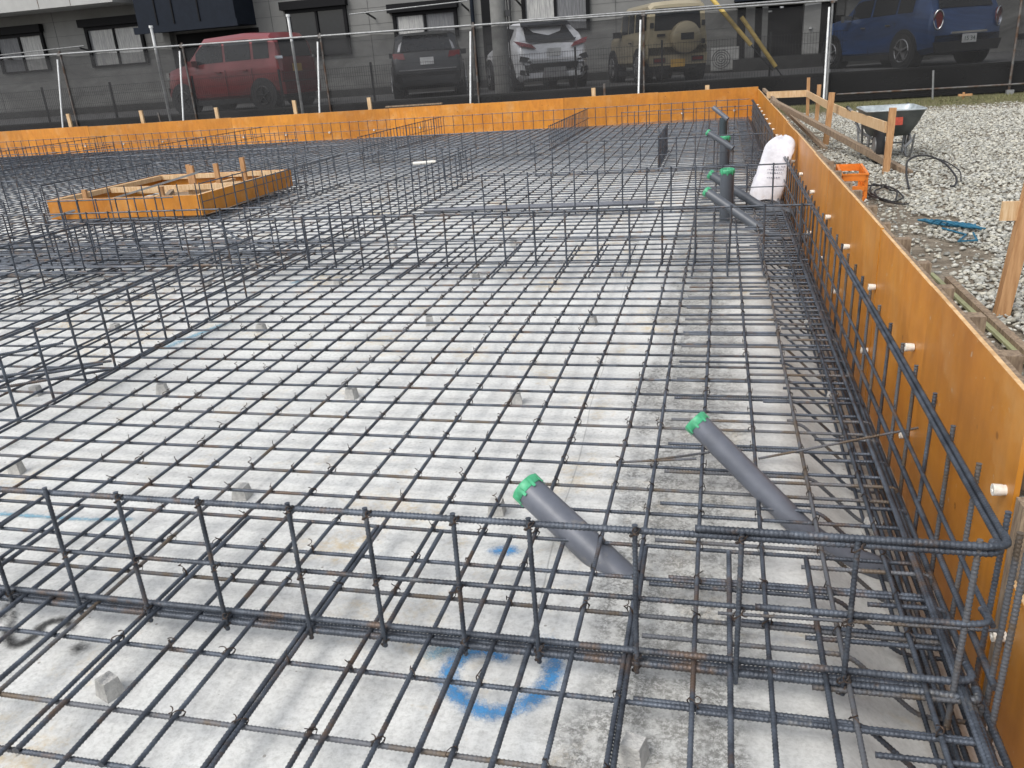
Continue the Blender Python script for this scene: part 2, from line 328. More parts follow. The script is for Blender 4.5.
def bag_mat():
    m = mat('woven_white_bag', (.58,.575,.60), .8, 0, col2=(.46,.455,.48), vscale=12, bump=.35, bscale=45)
    nt = m.node_tree; N = nt.nodes; L = nt.links; b = N['Principled BSDF']
    base = b.inputs['Base Color'].links[0].from_socket; tc = N['Texture Coordinate']
    sx = N.new('ShaderNodeSeparateXYZ'); L.new(tc.outputs['Object'], sx.inputs[0]); Z = sx.outputs['Z']
    lo = ramp(N, L, Z, .0, .13, (1,1,1,1), (0,0,0,1))
    c = mixc(N, L, math_node(N, L, 'MULTIPLY', lo, ramp(N, L, noise_node(N, L, tc.outputs['Object'], 14, 5), .35, .6)), base, (.36,.32,.30,1))
    L.new(c, b.inputs['Base Color']); return m
BAGM = bag_mat()
BAGPR = mat('bag_print', (.33,.33,.38), .8, 0, var=.3, vscale=40)

# ------------------------------------------------------------------ rebar
def path_resample(pts, step):
    P = np.asarray(pts, float); d = np.linalg.norm(np.diff(P,axis=0),axis=1); s = np.concatenate([[0],np.cumsum(d)])
    n = max(2, int(s[-1]/step)+1); t = np.linspace(0, s[-1], n)
    return np.stack([np.interp(t, s, P[:,k]) for k in range(3)],1), t
def round_corners(pts, rad, n=5):
    """replace each inner corner by a small arc"""
    P = [Vector(p) for p in pts]; out = [P[0]]
    for i in range(1, len(P)-1):
        a = (P[i-1]-P[i]); b = (P[i+1]-P[i]); ra = min(rad, a.length*.45, b.length*.45)
        p0 = P[i] + a.normalized()*ra; p1 = P[i] + b.normalized()*ra
        for k in range(n+1):
            t = k/n; out.append(p0*(1-t)**2 + P[i]*2*t*(1-t) + p1*t**2)
    out.append(P[-1]); return [tuple(p) for p in out]
def rebar(mb, pts, r=.0055, near=False, wob=.0, seed=0, sides=None, rib=.009):
    """a deformed bar: a tube whose radius pulses at every rib when seen close"""
    if near:
        P, t = path_resample(pts, rib/3)
        if wob:
            ph = seed*1.7; P[:,2] += wob*np.sin(t*2.1+ph)*.5; ax = 1 if abs(P[-1,0]-P[0,0]) > abs(P[-1,1]-P[0,1]) else 0
            P[:,ax] += wob*np.sin(t*1.6+ph*2.3)
        dl = .00085 if r < .0066 else .0010
        rr = np.where(np.arange(len(P))%3 == 0, r+dl, r-dl*.5)
        mb.tube(P, rr, sides or 8)
    else:
        P, t = path_resample(pts, .35) if len(pts) == 2 else (np.asarray(pts,float), None)
        if wob and t is not None:
            ph = seed*1.7; ax = 1 if abs(P[-1,0]-P[0,0]) > abs(P[-1,1]-P[0,1]) else 0
            P[:,2] += wob*np.sin(t*2.1+ph)*.5; P[:,ax] += wob*np.sin(t*1.6+ph*2.3)
        mb.tube(P, r, sides or 6)
    return mb

# ------------------------------------------------------------------ setting
def structure(name, mb, m, smooth=False):
    o = mb.build(name, m, smooth=smooth); o['kind'] = 'structure'; return o
# slab of blinding concrete with the lowered edge trench along the right form
mb = MB(); xs = [-26,-12,-6,-3,-1,.22,.25,.28,.32,.40,.44,.50,.54,.66]; zs = [0,0,0,0,0,0,-.004,-.013,-.035,-.088,-.103,-.115,-.13,-.23]
ys = [-3,0,2,4,8,12,16.6]
v = [(x,y,z) for y in ys for x,z in zip(xs,zs)]; nx = len(xs)
structure('concrete_slab', MB().add(v, [(j*nx+i, j*nx+i+1, (j+1)*nx+i+1, (j+1)*nx+i) for j in range(len(ys)-1) for i in range(nx-1)]), SLAB, smooth=True)
# ground around the excavation: one sheet with the pit left open
GZ = .165
gx = [-400,-60,-26,.672,2,6,12,60,400]; gy = [-400,-60,-3,4,8,12,16.6,18.05,60,400]
v = [(x,y,GZ) for y in gy for x in gx]; f = []
for j in range(len(gy)-1):
    for i in range(len(gx)-1):
        if gx[i] >= -26 and gx[i+1] <= .68 and gy[j] >= -3 and gy[j+1] <= 16.61: continue
        f.append((j*len(gx)+i, j*len(gx)+i+1, (j+1)*len(gx)+i+1, (j+1)*len(gx)+i))
structure('ground', MB().add(v, f), GROUND)
structure('car_park', MB().add([(-60,18.2,.635),(60,18.2,.635),(60,200,.635),(-60,200,.635)], [(0,1,2,3)]), ASPH)
mb = MB().box((-60,18.0,.0),(60,18.2,.69)); o = mb.build('retaining_wall', RETW, smooth=False)
tag(o, 'low dark concrete retaining wall along the edge of the car park', 'wall')

# loose gravel: real stones
def gravel():
    phi = (1+5**.5)/2
    ico = np.array([(-1,phi,0),(1,phi,0),(-1,-phi,0),(1,-phi,0),(0,-1,phi),(0,1,phi),(0,-1,-phi),(0,1,-phi),(phi,0,-1),(phi,0,1),(-phi,0,-1),(-phi,0,1)],float)
    ico /= np.linalg.norm(ico[0])
    F = np.array([(0,11,5),(0,5,1),(0,1,7),(0,7,10),(0,10,11),(1,5,9),(5,11,4),(11,10,2),(10,7,6),(7,1,8),(3,9,4),(3,4,2),(3,2,6),(3,6,8),(3,8,9),(4,9,5),(2,4,11),(6,2,10),(8,6,7),(9,8,1)])
    pts = []
    while len(pts) < 56000:
        y = 1.6 + 13.6*random.random()**.85; xm = 1.2 + max(0,(y-3.7))*.33 + 1.2
        x = .72 + (xm-.72)*random.random()
        e = x - .02*(y-2) + .5*(noise.noise((x*2.2,y*2.2,0)))
        lim = 1.22 if y < 5 else (1.22-.09*(y-5) if y < 8 else .95)
        if e < lim and random.random() > .20: continue
        if y > 14 and random.random() < (y-14)*.8: continue
        pts.append((x,y))
    pts = np.array(pts); n = len(pts)
    s = .005 + .0105*rng.random(n)**1.8
    V = np.repeat(ico[None],n,0)*(1+.75*(rng.random((n,12,1))-.5))
    V = V*(s[:,None,None]*np.stack([1+.7*rng.random(n),.8+.5*rng.random(n),.5+.4*rng.random(n)],1)[:,None,:])
    ang = rng.random(n)*6.28; ca, sa = np.cos(ang), np.sin(ang)
    X = V[:,:,0]*ca[:,None]-V[:,:,1]*sa[:,None]; Y = V[:,:,0]*sa[:,None]+V[:,:,1]*ca[:,None]
    tl = (rng.random(n)-.5)*1.0; Z = V[:,:,2]+X*np.sin(tl)[:,None]*.6
    hz = np.array([noise.noise((p[0]*.8,p[1]*.8,3.))*.02+.012 for p in pts])
    V = np.stack([X+pts[:,0,None], Y+pts[:,1,None], Z+(GZ+np.maximum(hz,-.002)+s*.2)[:,None]],-1).reshape(-1,3)
    FF = (F[None]+(np.arange(n)*12)[:,None,None]).reshape(-1,3)
    me = bpy.data.meshes.new('gravel'); me.vertices.add(len(V)); me.vertices.foreach_set('co', V.ravel())
    me.loops.add(FF.size); me.loops.foreach_set('vertex_index', FF.ravel().astype(np.int32)); me.polygons.add(len(FF))
    me.polygons.foreach_set('loop_start', (np.arange(len(FF))*3).astype(np.int32)); me.update(calc_edges=True)
    ca = me.color_attributes.new('Col','FLOAT_COLOR','POINT')
    g = .22+.29*rng.random(n); wv = rng.random(n)
    col = np.stack([g*(1+.05*wv), g*(1.0), g*(.92-.10*wv), np.ones(n)],1); ca.data.foreach_set('color', np.repeat(col,12,0).ravel())
    me.materials.append(STONE); o = bpy.data.objects.new('gravel', me); COL.objects.link(o)
    tag(o, 'loose pale grey crushed stone spread over the yard', 'gravel', kind='stuff')
gravel()
# dry grass along the foot of the fence
mb = MB(); V = []; F = []
for i in range(3800):
    x = random.uniform(.8,8.5); y = random.gauss(16.35,.45) if random.random()<.8 else random.uniform(14.6,16.2)
    if y > 17.1: continue
    h = random.uniform(.02,.075); a = random.uniform(0,6.28); w = .006; k = len(V)
    dx, dy = math.cos(a)*w, math.sin(a)*w; lx, ly = random.gauss(0,.025), random.gauss(0,.025)
    V += [(x-dx,y-dy,GZ),(x+dx,y+dy,GZ),(x+lx,y+ly,GZ+h)]; F.append((k,k+1,k+2))
o = MB().add(V,F).build('grass', GRASSM, smooth=False); tag(o, 'thin dry grass along the foot of the netted fence', 'grass', kind='stuff')

# ------------------------------------------------------------------ bottom mat
mat_root = empty('rebar_mat', (0,0,0)); tag(mat_root, 'grid of dark ribbed steel bars tied flat across the pale concrete slab', 'rebar mat')
GZB = .06
ROWS = [.84,.99,1.128,1.324,1.600,1.753,1.905,2.066,2.210,2.359,2.508,2.657,2.807,2.966]
while ROWS[-1] < 16.1: ROWS.append(ROWS[-1] + .149 + random.uniform(-.006,.006))
COLS = [.484,.424,.275,.128,-.028,-.178,-.286,-.470,-.620,-.765,-.920,-1.067,-1.222,-1.367,-1.516,-1.660,-1.811,-1.963,-2.115,-2.272,-2.430]
while COLS[-1] > -17.2: COLS.append(COLS[-1] - .1535 + random.uniform(-.007,.007))
rusty_rows = {2.210:1, 1.600:1, 2.657:1, 1.128:1}
for i, y in enumerate(ROWS):
    near = y < 3.6; m = RUSTY if (y in rusty_rows or (y > 3 and random.random() < .08)) else STEEL
    tail = [(.485,y,GZB),(.512,y,GZB-.008),(.520,y,GZB-.055)]
    b = MB()
    if near:
        x0 = -3.6
        rebar(b, [(x0,y,GZB)]+round_corners(tail,.02,3)[0:], .0055, True, .0025, i)
        rebar(b, [(-17.5,y,GZB),(x0,y,GZB)], .0055, False)
    else:
        rebar(b, [(-17.5,y,GZB),(.485,y,GZB)], .0061, False, .004, i); b.tube(tail, .0055, 6)
    if i < 100: b.build('transverse_bar', m, mat_root)
    else: b.build('transverse_bar', m, mat_root)['kind'] = 'stuff'
far_cols = MB()
for i, x in enumerate(COLS):
    zc = GZB + .011; b = MB() if i < 98 else far_cols
    if x > -3.4:
        rebar(b, [(x,.72,zc),(x,3.7,zc)], .0055, True, .003, i+3); rebar(b, [(x,3.7,zc),(x,16.2,zc)], .0061, False, .0, i)
    else: rebar(b, [(x,1.5,zc),(x,16.2,zc)], .0055, False, .005, i)
    if i < 98: b.build('lengthwise_bar', RUSTY if random.random()<.03 else STEEL, mat_root)
o = far_cols.build('lengthwise_bars', STEEL, mat_root); o['kind'] = 'stuff'
# short lap bars lying beside the lengthwise bars under the near beam cage
for i, (x, y0, y1) in enumerate([(-2.12,.93,1.885),(-1.928,.95,1.885),(-1.745,.93,1.887),(-1.548,.95,1.888),(-1.341,.984,1.884),(-1.140,.981,1.884),(-.930,.80,1.888),(-.733,.82,1.882),(-.535,.80,1.884),(-.385,.82,1.867),(-.165,.80,1.872),(.046,.80,1.880),(.236,.80,1.879)]):
    rebar(MB(), [(x,y0,GZB+.010),(x,y1,GZB+.012)], .0062, True, .001, i).build('lap_bar', STEEL, mat_root)
for i in range(18):   # the same laps under the second beam cage
    x = .24 - i*.2
    rebar(MB(), [(x+.02,4.75,GZB+.012),(x+.02+random.uniform(-.01,.01),5.62,GZB+.012)], .0058, False).build('lap_bar', STEEL, mat_root)
for i in range(26):   # doubled bars where the left cages meet
    y = 4.85+.05*i; x0 = random.uniform(-8.8,-5.6); x1 = random.uniform(-4.6,-2.6); z = random.uniform(.072,.10)
    rebar(MB(), [(x0,y,z),(x1,y+random.uniform(-.05,.05),z)], .007, False).build('lap_bar', STEEL, mat_root)
for i in range(22):
    x = -3.0-.26*i; y0 = random.uniform(3.9,5.0)
    rebar(MB(), [(x,y0,.085),(x+random.uniform(-.05,.05),y0+random.uniform(1.2,2.6),.085)], .0068, False).build('lap_bar', STEEL, mat_root)
for y, x0 in ((1.315,-.02),(1.615,.04),(1.765,-.10),(1.12,.02)):
    rebar(MB(), [(x0,y,GZB+.001),(.50,y,GZB+.002)], .0058, True).build('lap_bar', STEEL, mat_root)
# bent edge bars that step down into the trench
yb = .93; k = 0
while yb < 16.1:
    near = yb < 3.4
    pts = round_corners([(-.145,yb,GZB+.002),(.292,yb,GZB+.002),(.442,yb,-.082),(.55,yb,-.084)], .03, 4)
    b = MB(); rebar(b, pts, .0055, near, 0, k); b.build('bent_edge_bar', RUSTY if k%2 else STEEL, mat_root); yb += .2; k += 1
for i in range(44):
    y = .96+.149*i+random.uniform(-.02,.02); near = y < 3.3
    b = MB(); rebar(b, round_corners([(random.uniform(.12,.36),y,GZB+.003),(.497,y+.004,GZB+.003),(.522,y+.008,GZB-.004),(.526,y+.012,-.02-random.random()*.04)],.02,4), .0056, near, 0, i)
    b.build('hooked_bar', RUSTY if i%3 == 0 else STEEL, mat_root)
# a few crooked thin bars thrown across the mat
for pts in ([(-.176,2.38,.075),(.06,2.46,.085)], [(.14,2.40,.085),(.62,2.55,.14)], [(.02,1.585,.10),(.60,1.60,.105)], [(-.3,2.36,.07),(-.05,2.40,.075)]):
    rebar(MB(), pts, .004, True).build('spacer_rod', RUSTY, mat_root)
# bundle of heavy edge bars running away along the form
for i, (x, z, r) in enumerate([(.488,.072,.0062),(.507,.058,.0066),(.53,.040,.0072),(.470,-.070,.0066),(.492,-.09,.0058),(.535,-.08,.0066),(.550,-.095,.0058),(.452,-.075,.0050),(.516,.022,.0060),(.498,-.035,.0062),(.474,-.028,.0055)]):
    b = MB(); rebar(b, [(x,.75,z),(x,3.6,z)], r, True, .004, i); rebar(b, [(x,3.6,z),(x,16.2,z)], r, False)
    b.build('edge_bar', STEEL, mat_root)
# tie wires at the crossings
def tie_mesh(seed):
    rr = random.Random(seed); P = []
    for k in range(17):      # two tight diagonal turns round the crossing
        a = k/8*2*math.pi; u = .0098*math.cos(a); P.append((u+.002*math.sin(k), u+.001*(k%3), .003+.0115*math.sin(a)))
    a0 = rr.uniform(0,6.28); x0, y0 = P[-1][0], P[-1][1]
    for k in range(9):
        a = a0 + k*.75; P.append((x0+.006*math.cos(a)-.006+.0006*k, y0+.006*math.sin(a), .012+.0022*k))
    b = MB().tube(P, .0013, 4); o = b.build('tie_wire', WIRE); me = o.data; bpy.data.objects.remove(o); return me
ties = [tie_mesh(s) for s in range(4)]
cross = [(x,y) for y in ROWS if 1.0 < y < 3.9 for x in COLS if -3.2+.0*y < x < .45 and abs(x) < .85*y+.25]
random.shuffle(cross)
far_t = MB(); kn = []
for x, y in cross[98:330]+[(x,y) for y in ROWS if 3.9 < y < 9 for x in COLS if -6 < x < .45 and random.random() < .5]:
    c_, s_ = .0095*random.choice((-1,1)), .0095; P = [(x+c_*math.cos(q*.785),y+s_*math.cos(q*.785),GZB+.009+.0115*math.sin(q*.785)) for q in range(9)]
    P += [(x+random.uniform(-.012,.012),y+random.uniform(-.012,.012),GZB+.03)]; far_t.tube(P, .0013 if y < 4 else .0019, 4)
far_t.build('tie_wires', WIRE, mat_root)['kind'] = 'stuff'
for x, y in cross[:98]: part('tie_wire', random.choice(ties), mat_root, (x,y,GZB+.008), (0,0,random.choice((0,1.57,3.14,4.7))+random.uniform(-.3,.3)), (1,1,random.uniform(.7,1.15)))

# ------------------------------------------------------------------ beam cages
def cage(label, ax, c, a0, a1, step=.2, near=False, mid=True, ztop=.4, top=True, r=.0062, off=0, xs=None, group=None, extra_top=None):
    t = empty('beam_cage', (0,0,0)); tag(t, label, 'rebar cage', 'upright rebar cages of the ground beams')
    pt = (lambda a, d, z: (a, c+d, z)) if ax == 'X' else (lambda a, d, z: (c+d, a, z))
    def line(nm, z, rr, d=0., b0=a0, b1=a1): rebar(MB(), [pt(b0,d,z),pt(b1,d,z)], rr, near).build(nm, STEEL, t)
    if top: line('top_bar', ztop, r)
    if mid: line('middle_bar', ztop*.565, r*.75)
    line('bottom_bar', .072, r*.8, .004); line('bottom_bar', .05, r*.85, -.008)
    n = int((a1-a0-.02)/step)+1
    pos = xs or [a0+.02+off+i*step for i in range(n)]
    if near: meshes = None
    for i, a in enumerate(pos):
        j = random.uniform(-.006,.006)
        b = MB(); rebar(b, [pt(a+j,-.011,ztop+.012),pt(a,-.013,.047)], .0055 if near else .0062, near); b.build('stirrup', STEEL, t)
        if near:
            for zz in (.398,.226,.088,.062): 
                if random.random() < .75: part('tie_wire', random.choice(ties), t, (a+(j if zz > .3 else 0), c-.006, zz-.006), (math.pi/2,0,random.uniform(-.4,.4)), (1,1,.8))
    return t
# the near cage
sx = [-1.98,-1.768,-1.555,-1.352,-1.136,-.9125,-.725,-.531,-.361,-.147,.057,.266]
t = cage('near low rebar cage crossing the whole foreground in front of the capped grey pipe', 'X', 1.437, -2.6, .3, near=True, xs=sx, top=False, mid=False, r=.0078)
for b in [c for c in t.children if c.name.startswith('bottom_bar')]: bpy.data.objects.remove(b)
hook = lambda z, d, x1=.50: round_corners([(-2.6,1.437+d,z),(x1,1.437+d,z),(x1+.022,1.437+d+.022,z-.002),(x1+.012,1.437+d+.05,z-.004)], .015, 4)
rebar(MB(), hook(.393,0), .0072, True, .0015, 2).build('top_bar', STEEL, t)
rebar(MB(), round_corners([(-.03,1.437-.004,.409),(.49,1.433,.409),(.527,1.446,.407),(.530,1.49,.405)],.02,5), .0075, True).build('top_bar', STEEL, t)
rebar(MB(), [(-2.6,1.440,.226),(.30,1.440,.226)], .0056, True, .002, 1).build('middle_bar', STEEL, t)
rebar(MB(), round_corners([(.09,1.434,.236),(.48,1.434,.236),(.52,1.446,.235),(.515,1.49,.234)],.02,5), .0065, True).build('middle_bar', STEEL, t)
rebar(MB(), round_corners([(-2.6,1.444,.088),(.47,1.444,.090),(.512,1.455,.090),(.508,1.50,.09)],.02,5), .0078, True, .001, 4).build('bottom_bar', STEEL, t)
rebar(MB(), round_corners([(-2.6,1.436,.063),(.455,1.434,.066),(.515,1.42,.068),(.516,1.455,.07)],.02,5), .0085, True, .001, 5).build('bottom_bar', STEEL, t)
rebar(MB(), [(-2.6,1.452,.062),(.42,1.452,.064)], .0075, True, .001, 7).build('bottom_bar', STEEL, t)
for x, y, z0, z1 in ((.47,1.437,-.02,.42),(.535,1.40,-.05,.43),(.545,1.47,-.05,.42)):
    rebar(MB(), [(x,y,z0),(x+.006,y,z1)], .006, True).build('corner_bar', RUSTY, t)
# the cage along the form
t = empty('beam_cage', (0,0,0)); tag(t, 'long rebar cage standing close along the orange form that runs away from the camera', 'rebar cage', 'upright rebar cages of the ground beams')
for nm, x, z, r, y0 in (('top_bar',.531,.380,.0058,1.49),('top_bar',.541,.387,.0062,1.50),('middle_bar',.534,.212,.0052,1.47),('middle_bar',.546,.09,.0072,1.44)):
    b = MB(); rebar(b, [(x,y0,z),(x,3.6,z)], r, True, .002, 3); rebar(b, [(x,3.6,z),(x,16.1,z)], r, False); b.build(nm, STEEL, t)
y = 1.56; k = 0
while y < 16.1:
    near = y < 4.2; b = MB()
    rebar(b, [(.556+random.uniform(-.003,.003),y,.412 if near else .405),(.549,y,-.09)], .0058, near); b.build('stirrup', RUSTY if k%3 else STEEL, t); y += .2 + random.uniform(-.008,.008); k += 1
cg = lambda *a, **k: cage(*a, **k)
cg('second rebar cage, across the slab just beyond the pair of slanted pipes', 'X', 5.10, -3.35, .53)
cg('rebar cage across the slab holding the vertical grey pipes and the white bag behind it', 'X', 6.98, -2.0, .52)
cg('rebar cage running lengthwise whose near end stands over the loose bars', 'Y', -2.755, 2.3, 4.47)
cg('rebar cage running lengthwise that ends at the white plastic pipe end', 'Y', -2.78, 5.2, 9.6)
cg('short rebar cage running lengthwise nearest the left border', 'Y', -4.49, 3.2, 5.35)
cg('rebar cage across, in front of the orange box form, next to the tangle of bars', 'X', 5.14, -4.9, -3.38)
cg('rebar cage across, just behind the one in front of the orange box form', 'X', 5.62, -8.5, -3.0)
cg('rebar cage lengthwise standing on the camera side of the loose bars heap', 'Y', -6.2, 3.9, 5.6)
cg('rebar cage along the near face of the orange box form', 'X', 7.19, -6.95, -4.9, top=False, mid=False)
cg('rebar cage along the house side of the orange box form', 'X', 9.5, -7.1, -4.95)
cg('rebar cage along the open side of the orange box form', 'Y', -4.90, 7.2, 9.5)
cg('rebar cage along the far flank of the orange box form', 'Y', -7.1, 7.6, 9.6)
cg('rebar cage across the slab to the side of the orange box form, ending at it', 'X', 8.1, -13.5, -7.5)
cg('rebar cage lengthwise beyond the orange box form at the edge of the view', 'Y', -10.4, 8.3, 13.0)
cg('short rebar cage across, between box form and the white plastic pipe end', 'X', 9.5, -4.38, -2.95)
cg('rebar cage across, behind the vertical grey pipes', 'X', 9.55, -2.08, .5)
cg('short dense rebar cage lengthwise behind the vertical grey pipes', 'Y', -.66, 9.7, 11.5, step=.1)
cg('rebar cage across the wet far part of the slab', 'X', 11.7, -5.0, -2.4)
cg('rebar cage running lengthwise up to the far form opposite the white car', 'Y', -2.40, 12.2, 16.1, step=.15)
cg('rebar cage running lengthwise up to the far form opposite the black car', 'Y', -5.3, 12.0, 16.1, step=.15)
cg('rebar cage running lengthwise up to the far form opposite the red car', 'Y', -9.2, 12.6, 16.1, step=.2)
cg('rebar cage across near the far form opposite the beige off-roader', 'X', 14.3, -1.6, .5)
cg('rebar cage across the far left part of the slab, behind the orange box form', 'X', 12.2, -12.5, -6.4)
cg('rebar cage across the slab behind the box form, halfway to the far form', 'X', 10.8, -9.4, -5.0)
cg('rebar cage across the slab just before the far orange form opposite the red car', 'X', 14.0, -14.0, -7.0)
cg('rebar cage lengthwise far off at the side of the slab opposite the open porch', 'Y', -12.9, 10.0, 16.0)
cg('rebar cage lengthwise between the box form and the lengthwise cage with the pipe end', 'Y', -4.40, 7.0, 9.4)
cg('rebar cage across between the heap of bars and the orange box form', 'X', 6.35, -9.8, -4.6)
cg('rebar cage lengthwise past the near left edge of the box form', 'Y', -8.2, 5.8, 8.0)
t = cg('long rebar cage standing close along the far orange form below the parked cars', 'X', 16.15, -17.3, .5)

# bars left lying in a loose heap
for a, b in (((-3.9,2.25,.085),(-2.70,3.02,.095)),((-4.0,2.50,.085),(-2.80,3.14,.09)),((-3.8,2.36,.10),(-2.78,3.06,.105)),((-4.1,2.60,.10),(-3.26,3.36,.10))):
    o = rebar(MB(), [a,b], .007, True).build('loose_bar', STEEL); tag(o, 'loose dark steel bar lying slanted on the mat beside the left cage', 'steel bar', 'loose bars lying slanted on the mat')
o = MB().tube([(-3.55,5.25,.40),(-3.2,5.0,.30),(-2.9,4.9,.24)], .007, 6).build('loose_bar', STEEL); tag(o, 'single bent steel bar leaning on the cage behind the lengthwise one', 'steel bar')
for k, (a, b) in enumerate((((-2.60,7.14,.088),(-.53,7.19,.088)),((-2.2,7.20,.09),(-.60,7.26,.09)))):
    o = MB().tube([a,b], .017, 10).build('conduit', PVC); tag(o, ('longer' if k == 0 else 'shorter') + ' thin blue-grey conduit lying across the mat beyond the second cage', 'conduit')
o = MB().tube([(-4.09,10.98,.09),(-3.80,11.10,.09)], .023, 12).build('pipe_end', WHITEP); tag(o, 'short white plastic pipe piece lying on the mat far off', 'pipe')

# ------------------------------------------------------------------ spacer blocks
def spacer(x, y, s=1.0, rz=0.):
    w = .021*s; h = .046
    b = MB().add([(-w*1.15,-w,0),(w*1.15,-w,0),(w*1.15,w,0),(-w*1.15,w,0),(-w*.85,-w*.8,h),(w*.85,-w*.8,h),(w*.85,w*.8,h),(-w*.85,w*.8,h)], [(0,3,2,1),(4,5,6,7),(0,1,5,4),(1,2,6,5),(2,3,7,6),(3,0,4,7)])
    return b
src = spacer(0,0).build('spacer_block', SPACER, smooth=False); me = src.data; bpy.data.objects.remove(src)
bl = [(-1.327,1.225),(-.137,1.235),(-1.515,2.12),(-.639,2.12),(-2.487,2.19),(-3.05,2.91),(-2.425,2.977),(-1.50,2.983),(-.779,2.98),(-2.424,3.866),(-1.495,4.01),(-.618,4.025),(-3.35,3.85),(-2.42,4.85),(-1.5,4.95),(-.6,5.0),(-3.35,4.8),(-4.2,4.75),(-2.45,5.95),(-1.5,6.0),(-.6,6.05),(.47,2.30),(.47,3.3),(.47,4.3),(.40,1.25)]
for i, (x, y) in enumerate(bl):
    o = bpy.data.objects.new('spacer_block', me); COL.objects.link(o); o.location = (x,y,.0 if x < .25 else -.1); o.rotation_euler = (0,0,random.uniform(-.4,.4)); s = random.uniform(.95,1.15); o.scale = (s,s,1)
    tag(o, 'small pale mortar block standing on the slab under the bars', 'spacer block', 'mortar spacer blocks under the mat')

# ------------------------------------------------------------------ pipes
def pipe(a, b, r, cap_col, label, matp=PVC, bend=None, group=None):
    a = Vector(a); b = Vector(b); d = (b-a).normalized()      # a = open end with the cap
    t = empty('drain_pipe', a); tag(t, label, 'pipe', group)
    P = [Vector((0,0,0)), b-a] if not bend else [Vector((0,0,0)), b-a, Vector(bend)-a]
    MB().tube(round_corners(P, .10, 6) if bend else P, r, 28).build('pipe_body', matp, t)
    q = Vector((0,0,1)).rotation_difference(-d); M = q.to_matrix().to_4x4()
    if cap_col:
        c = MB().lathe([(r*1.03,-r*.42),(r*1.05,-r*.40),(r*1.06,.004),(r*.99,.010),(r*.9,.010),(r*.88,.0),(r*.25,.0),(r*.22,.006),(0.001,.006)], 28, M)
        for k in range(8):
            a_ = k/8*2*math.pi
            v = Matrix.Rotation(a_,4,'Z'); p = M @ v
            Q = [p @ Vector(c_) for c_ in ((r*1.05,-r*.10,-r*.6),(r*1.10,-r*.10,-r*.6),(r*1.10,r*.10,-r*.6),(r*1.05,r*.10,-r*.6),(r*1.05,-r*.1,.006),(r*1.10,-r*.1,.006),(r*1.10,r*.1,.006),(r*1.05,r*.1,.006))]
            c.add([tuple(x) for x in Q], [(0,3,2,1),(4,5,6,7),(0,1,5,4),(1,2,6,5),(2,3,7,6),(3,0,4,7)])
            Q = [p @ Vector(c_) for c_ in ((r*.25,-.002,.001),(r*.88,-.002,.001),(r*.88,.002,.001),(r*.25,.002,.001),(r*.25,-.002,.007),(r*.88,-.002,.007),(r*.88,.002,.007),(r*.25,.002,.007))]
            c.add([tuple(x) for x in Q], [(0,3,2,1),(4,5,6,7),(0,1,5,4),(1,2,6,5),(2,3,7,6),(3,0,4,7)])
        c.build('cap', cap_col, t)
    return t
pipe((-.515,2.02,.150),(-.215,1.865,-.035), .0445, GREEN, 'large slanted grey pipe with green cap lying near the foreground cage')
pipe((-.05,2.27,.262),(.30,2.10,-.035), .034, GREEN, 'slanted grey pipe with green cap rising beside the edge trench', bend=(.50,2.10,-.105))
pipe((.062,6.70,.405),(.062,6.72,-.02), .052, GREEN, 'vertical grey pipe with green cap, nearest of the standing pipes', PVCM)
pipe((-.09,6.45,.285),(.36,6.20,.0), .035, GREEN, 'slanted grey pipe in front of the nearest standing pipe', PVCM, bend=(.62,6.15,-.02))
pipe((-.07,7.05,.33),(.36,6.90,.06), .035, GREEN, 'slanted grey pipe just behind the nearest standing pipe', PVCM, bend=(.60,6.88,.03))
pipe((.055,9.80,.36),(.055,9.80,-.02), .055, GREEN, 'vertical grey pipe standing behind the white bag, second in the row', PVCM)
pipe((-.13,9.55,.44),(.14,9.45,.27), .031, GREEN, 'short slanted grey pipe leaning by the second standing pipe', PVCM)
pipe((.045,12.6,.36),(.045,12.6,-.02), .055, None, 'vertical grey pipe standing farthest back in the wet part', PVCG)
pipe((-.10,12.4,.52),(.10,12.3,.36), .031, None, 'short slanted pale pipe leaning by the farthest standing pipe', PVC)

# ------------------------------------------------------------------ forms
def form(name_label, panels, cones, axis, c, z0, top, thick=.012, cat='formwork'):
    t = empty('form_wall', (0,0,0)); tag(t, name_label, cat)
    for a0, a1, dz, dd in panels:
        if axis == 'Y':
            o = MB().box((c+dd,a0+.0025,z0),(c+thick+dd,a1-.0025,top+dz)).build('form_panel', PLY, t, smooth=False)
            MB().box((c+dd+.0005,a0+.002,top+dz),(c+thick+dd-.0005,a1-.002,top+dz+.0015)).build('panel_edge', PLYE, o, smooth=False)
            MB().box((c+thick+dd,a0,top+dz-.09),(c+thick+dd+.045,a1,top+dz-.035)).build('batten', WOODO, t, smooth=False)
        else:
            o = MB().box((a0+.0015,c+dd,z0),(a1-.0015,c+thick+dd,top+dz)).build('form_panel', PLY, t, smooth=False)
            MB().box((a0+.002,c+dd+.0005,top+dz),(a1-.002,c+thick+dd-.0005,top+dz+.0015)).build('panel_edge', PLYE, o, smooth=False)
    return t
pan = []; y = 1.80; L_ = [.91,.9,.9,.9,.9,1.8,.9,1.8,1.8,1.8,1.8,1.0]
for i, l in enumerate(L_): pan.append((y, min(y+l,16.5), [0,-.004,.003,0,-.003][i%5], [0,.002,0,.001][i%4])); y += l
fr = form('long orange plywood form standing between the rebar and the gravel yard', pan, None, 'Y', .648, -.235, .551)
lo = MB().box((.648,-.5,-.235),(.660,1.745,.140)).build('form_panel', PLY, fr, smooth=False)
MB().box((.6485,-.5,.140),(.6595,1.745,.1415)).build('panel_edge', PLYE, lo, smooth=False)
MB().box((.652,1.748,-.235),(.70,1.795,.32)).build('form_post', WOODO, fr, smooth=False)
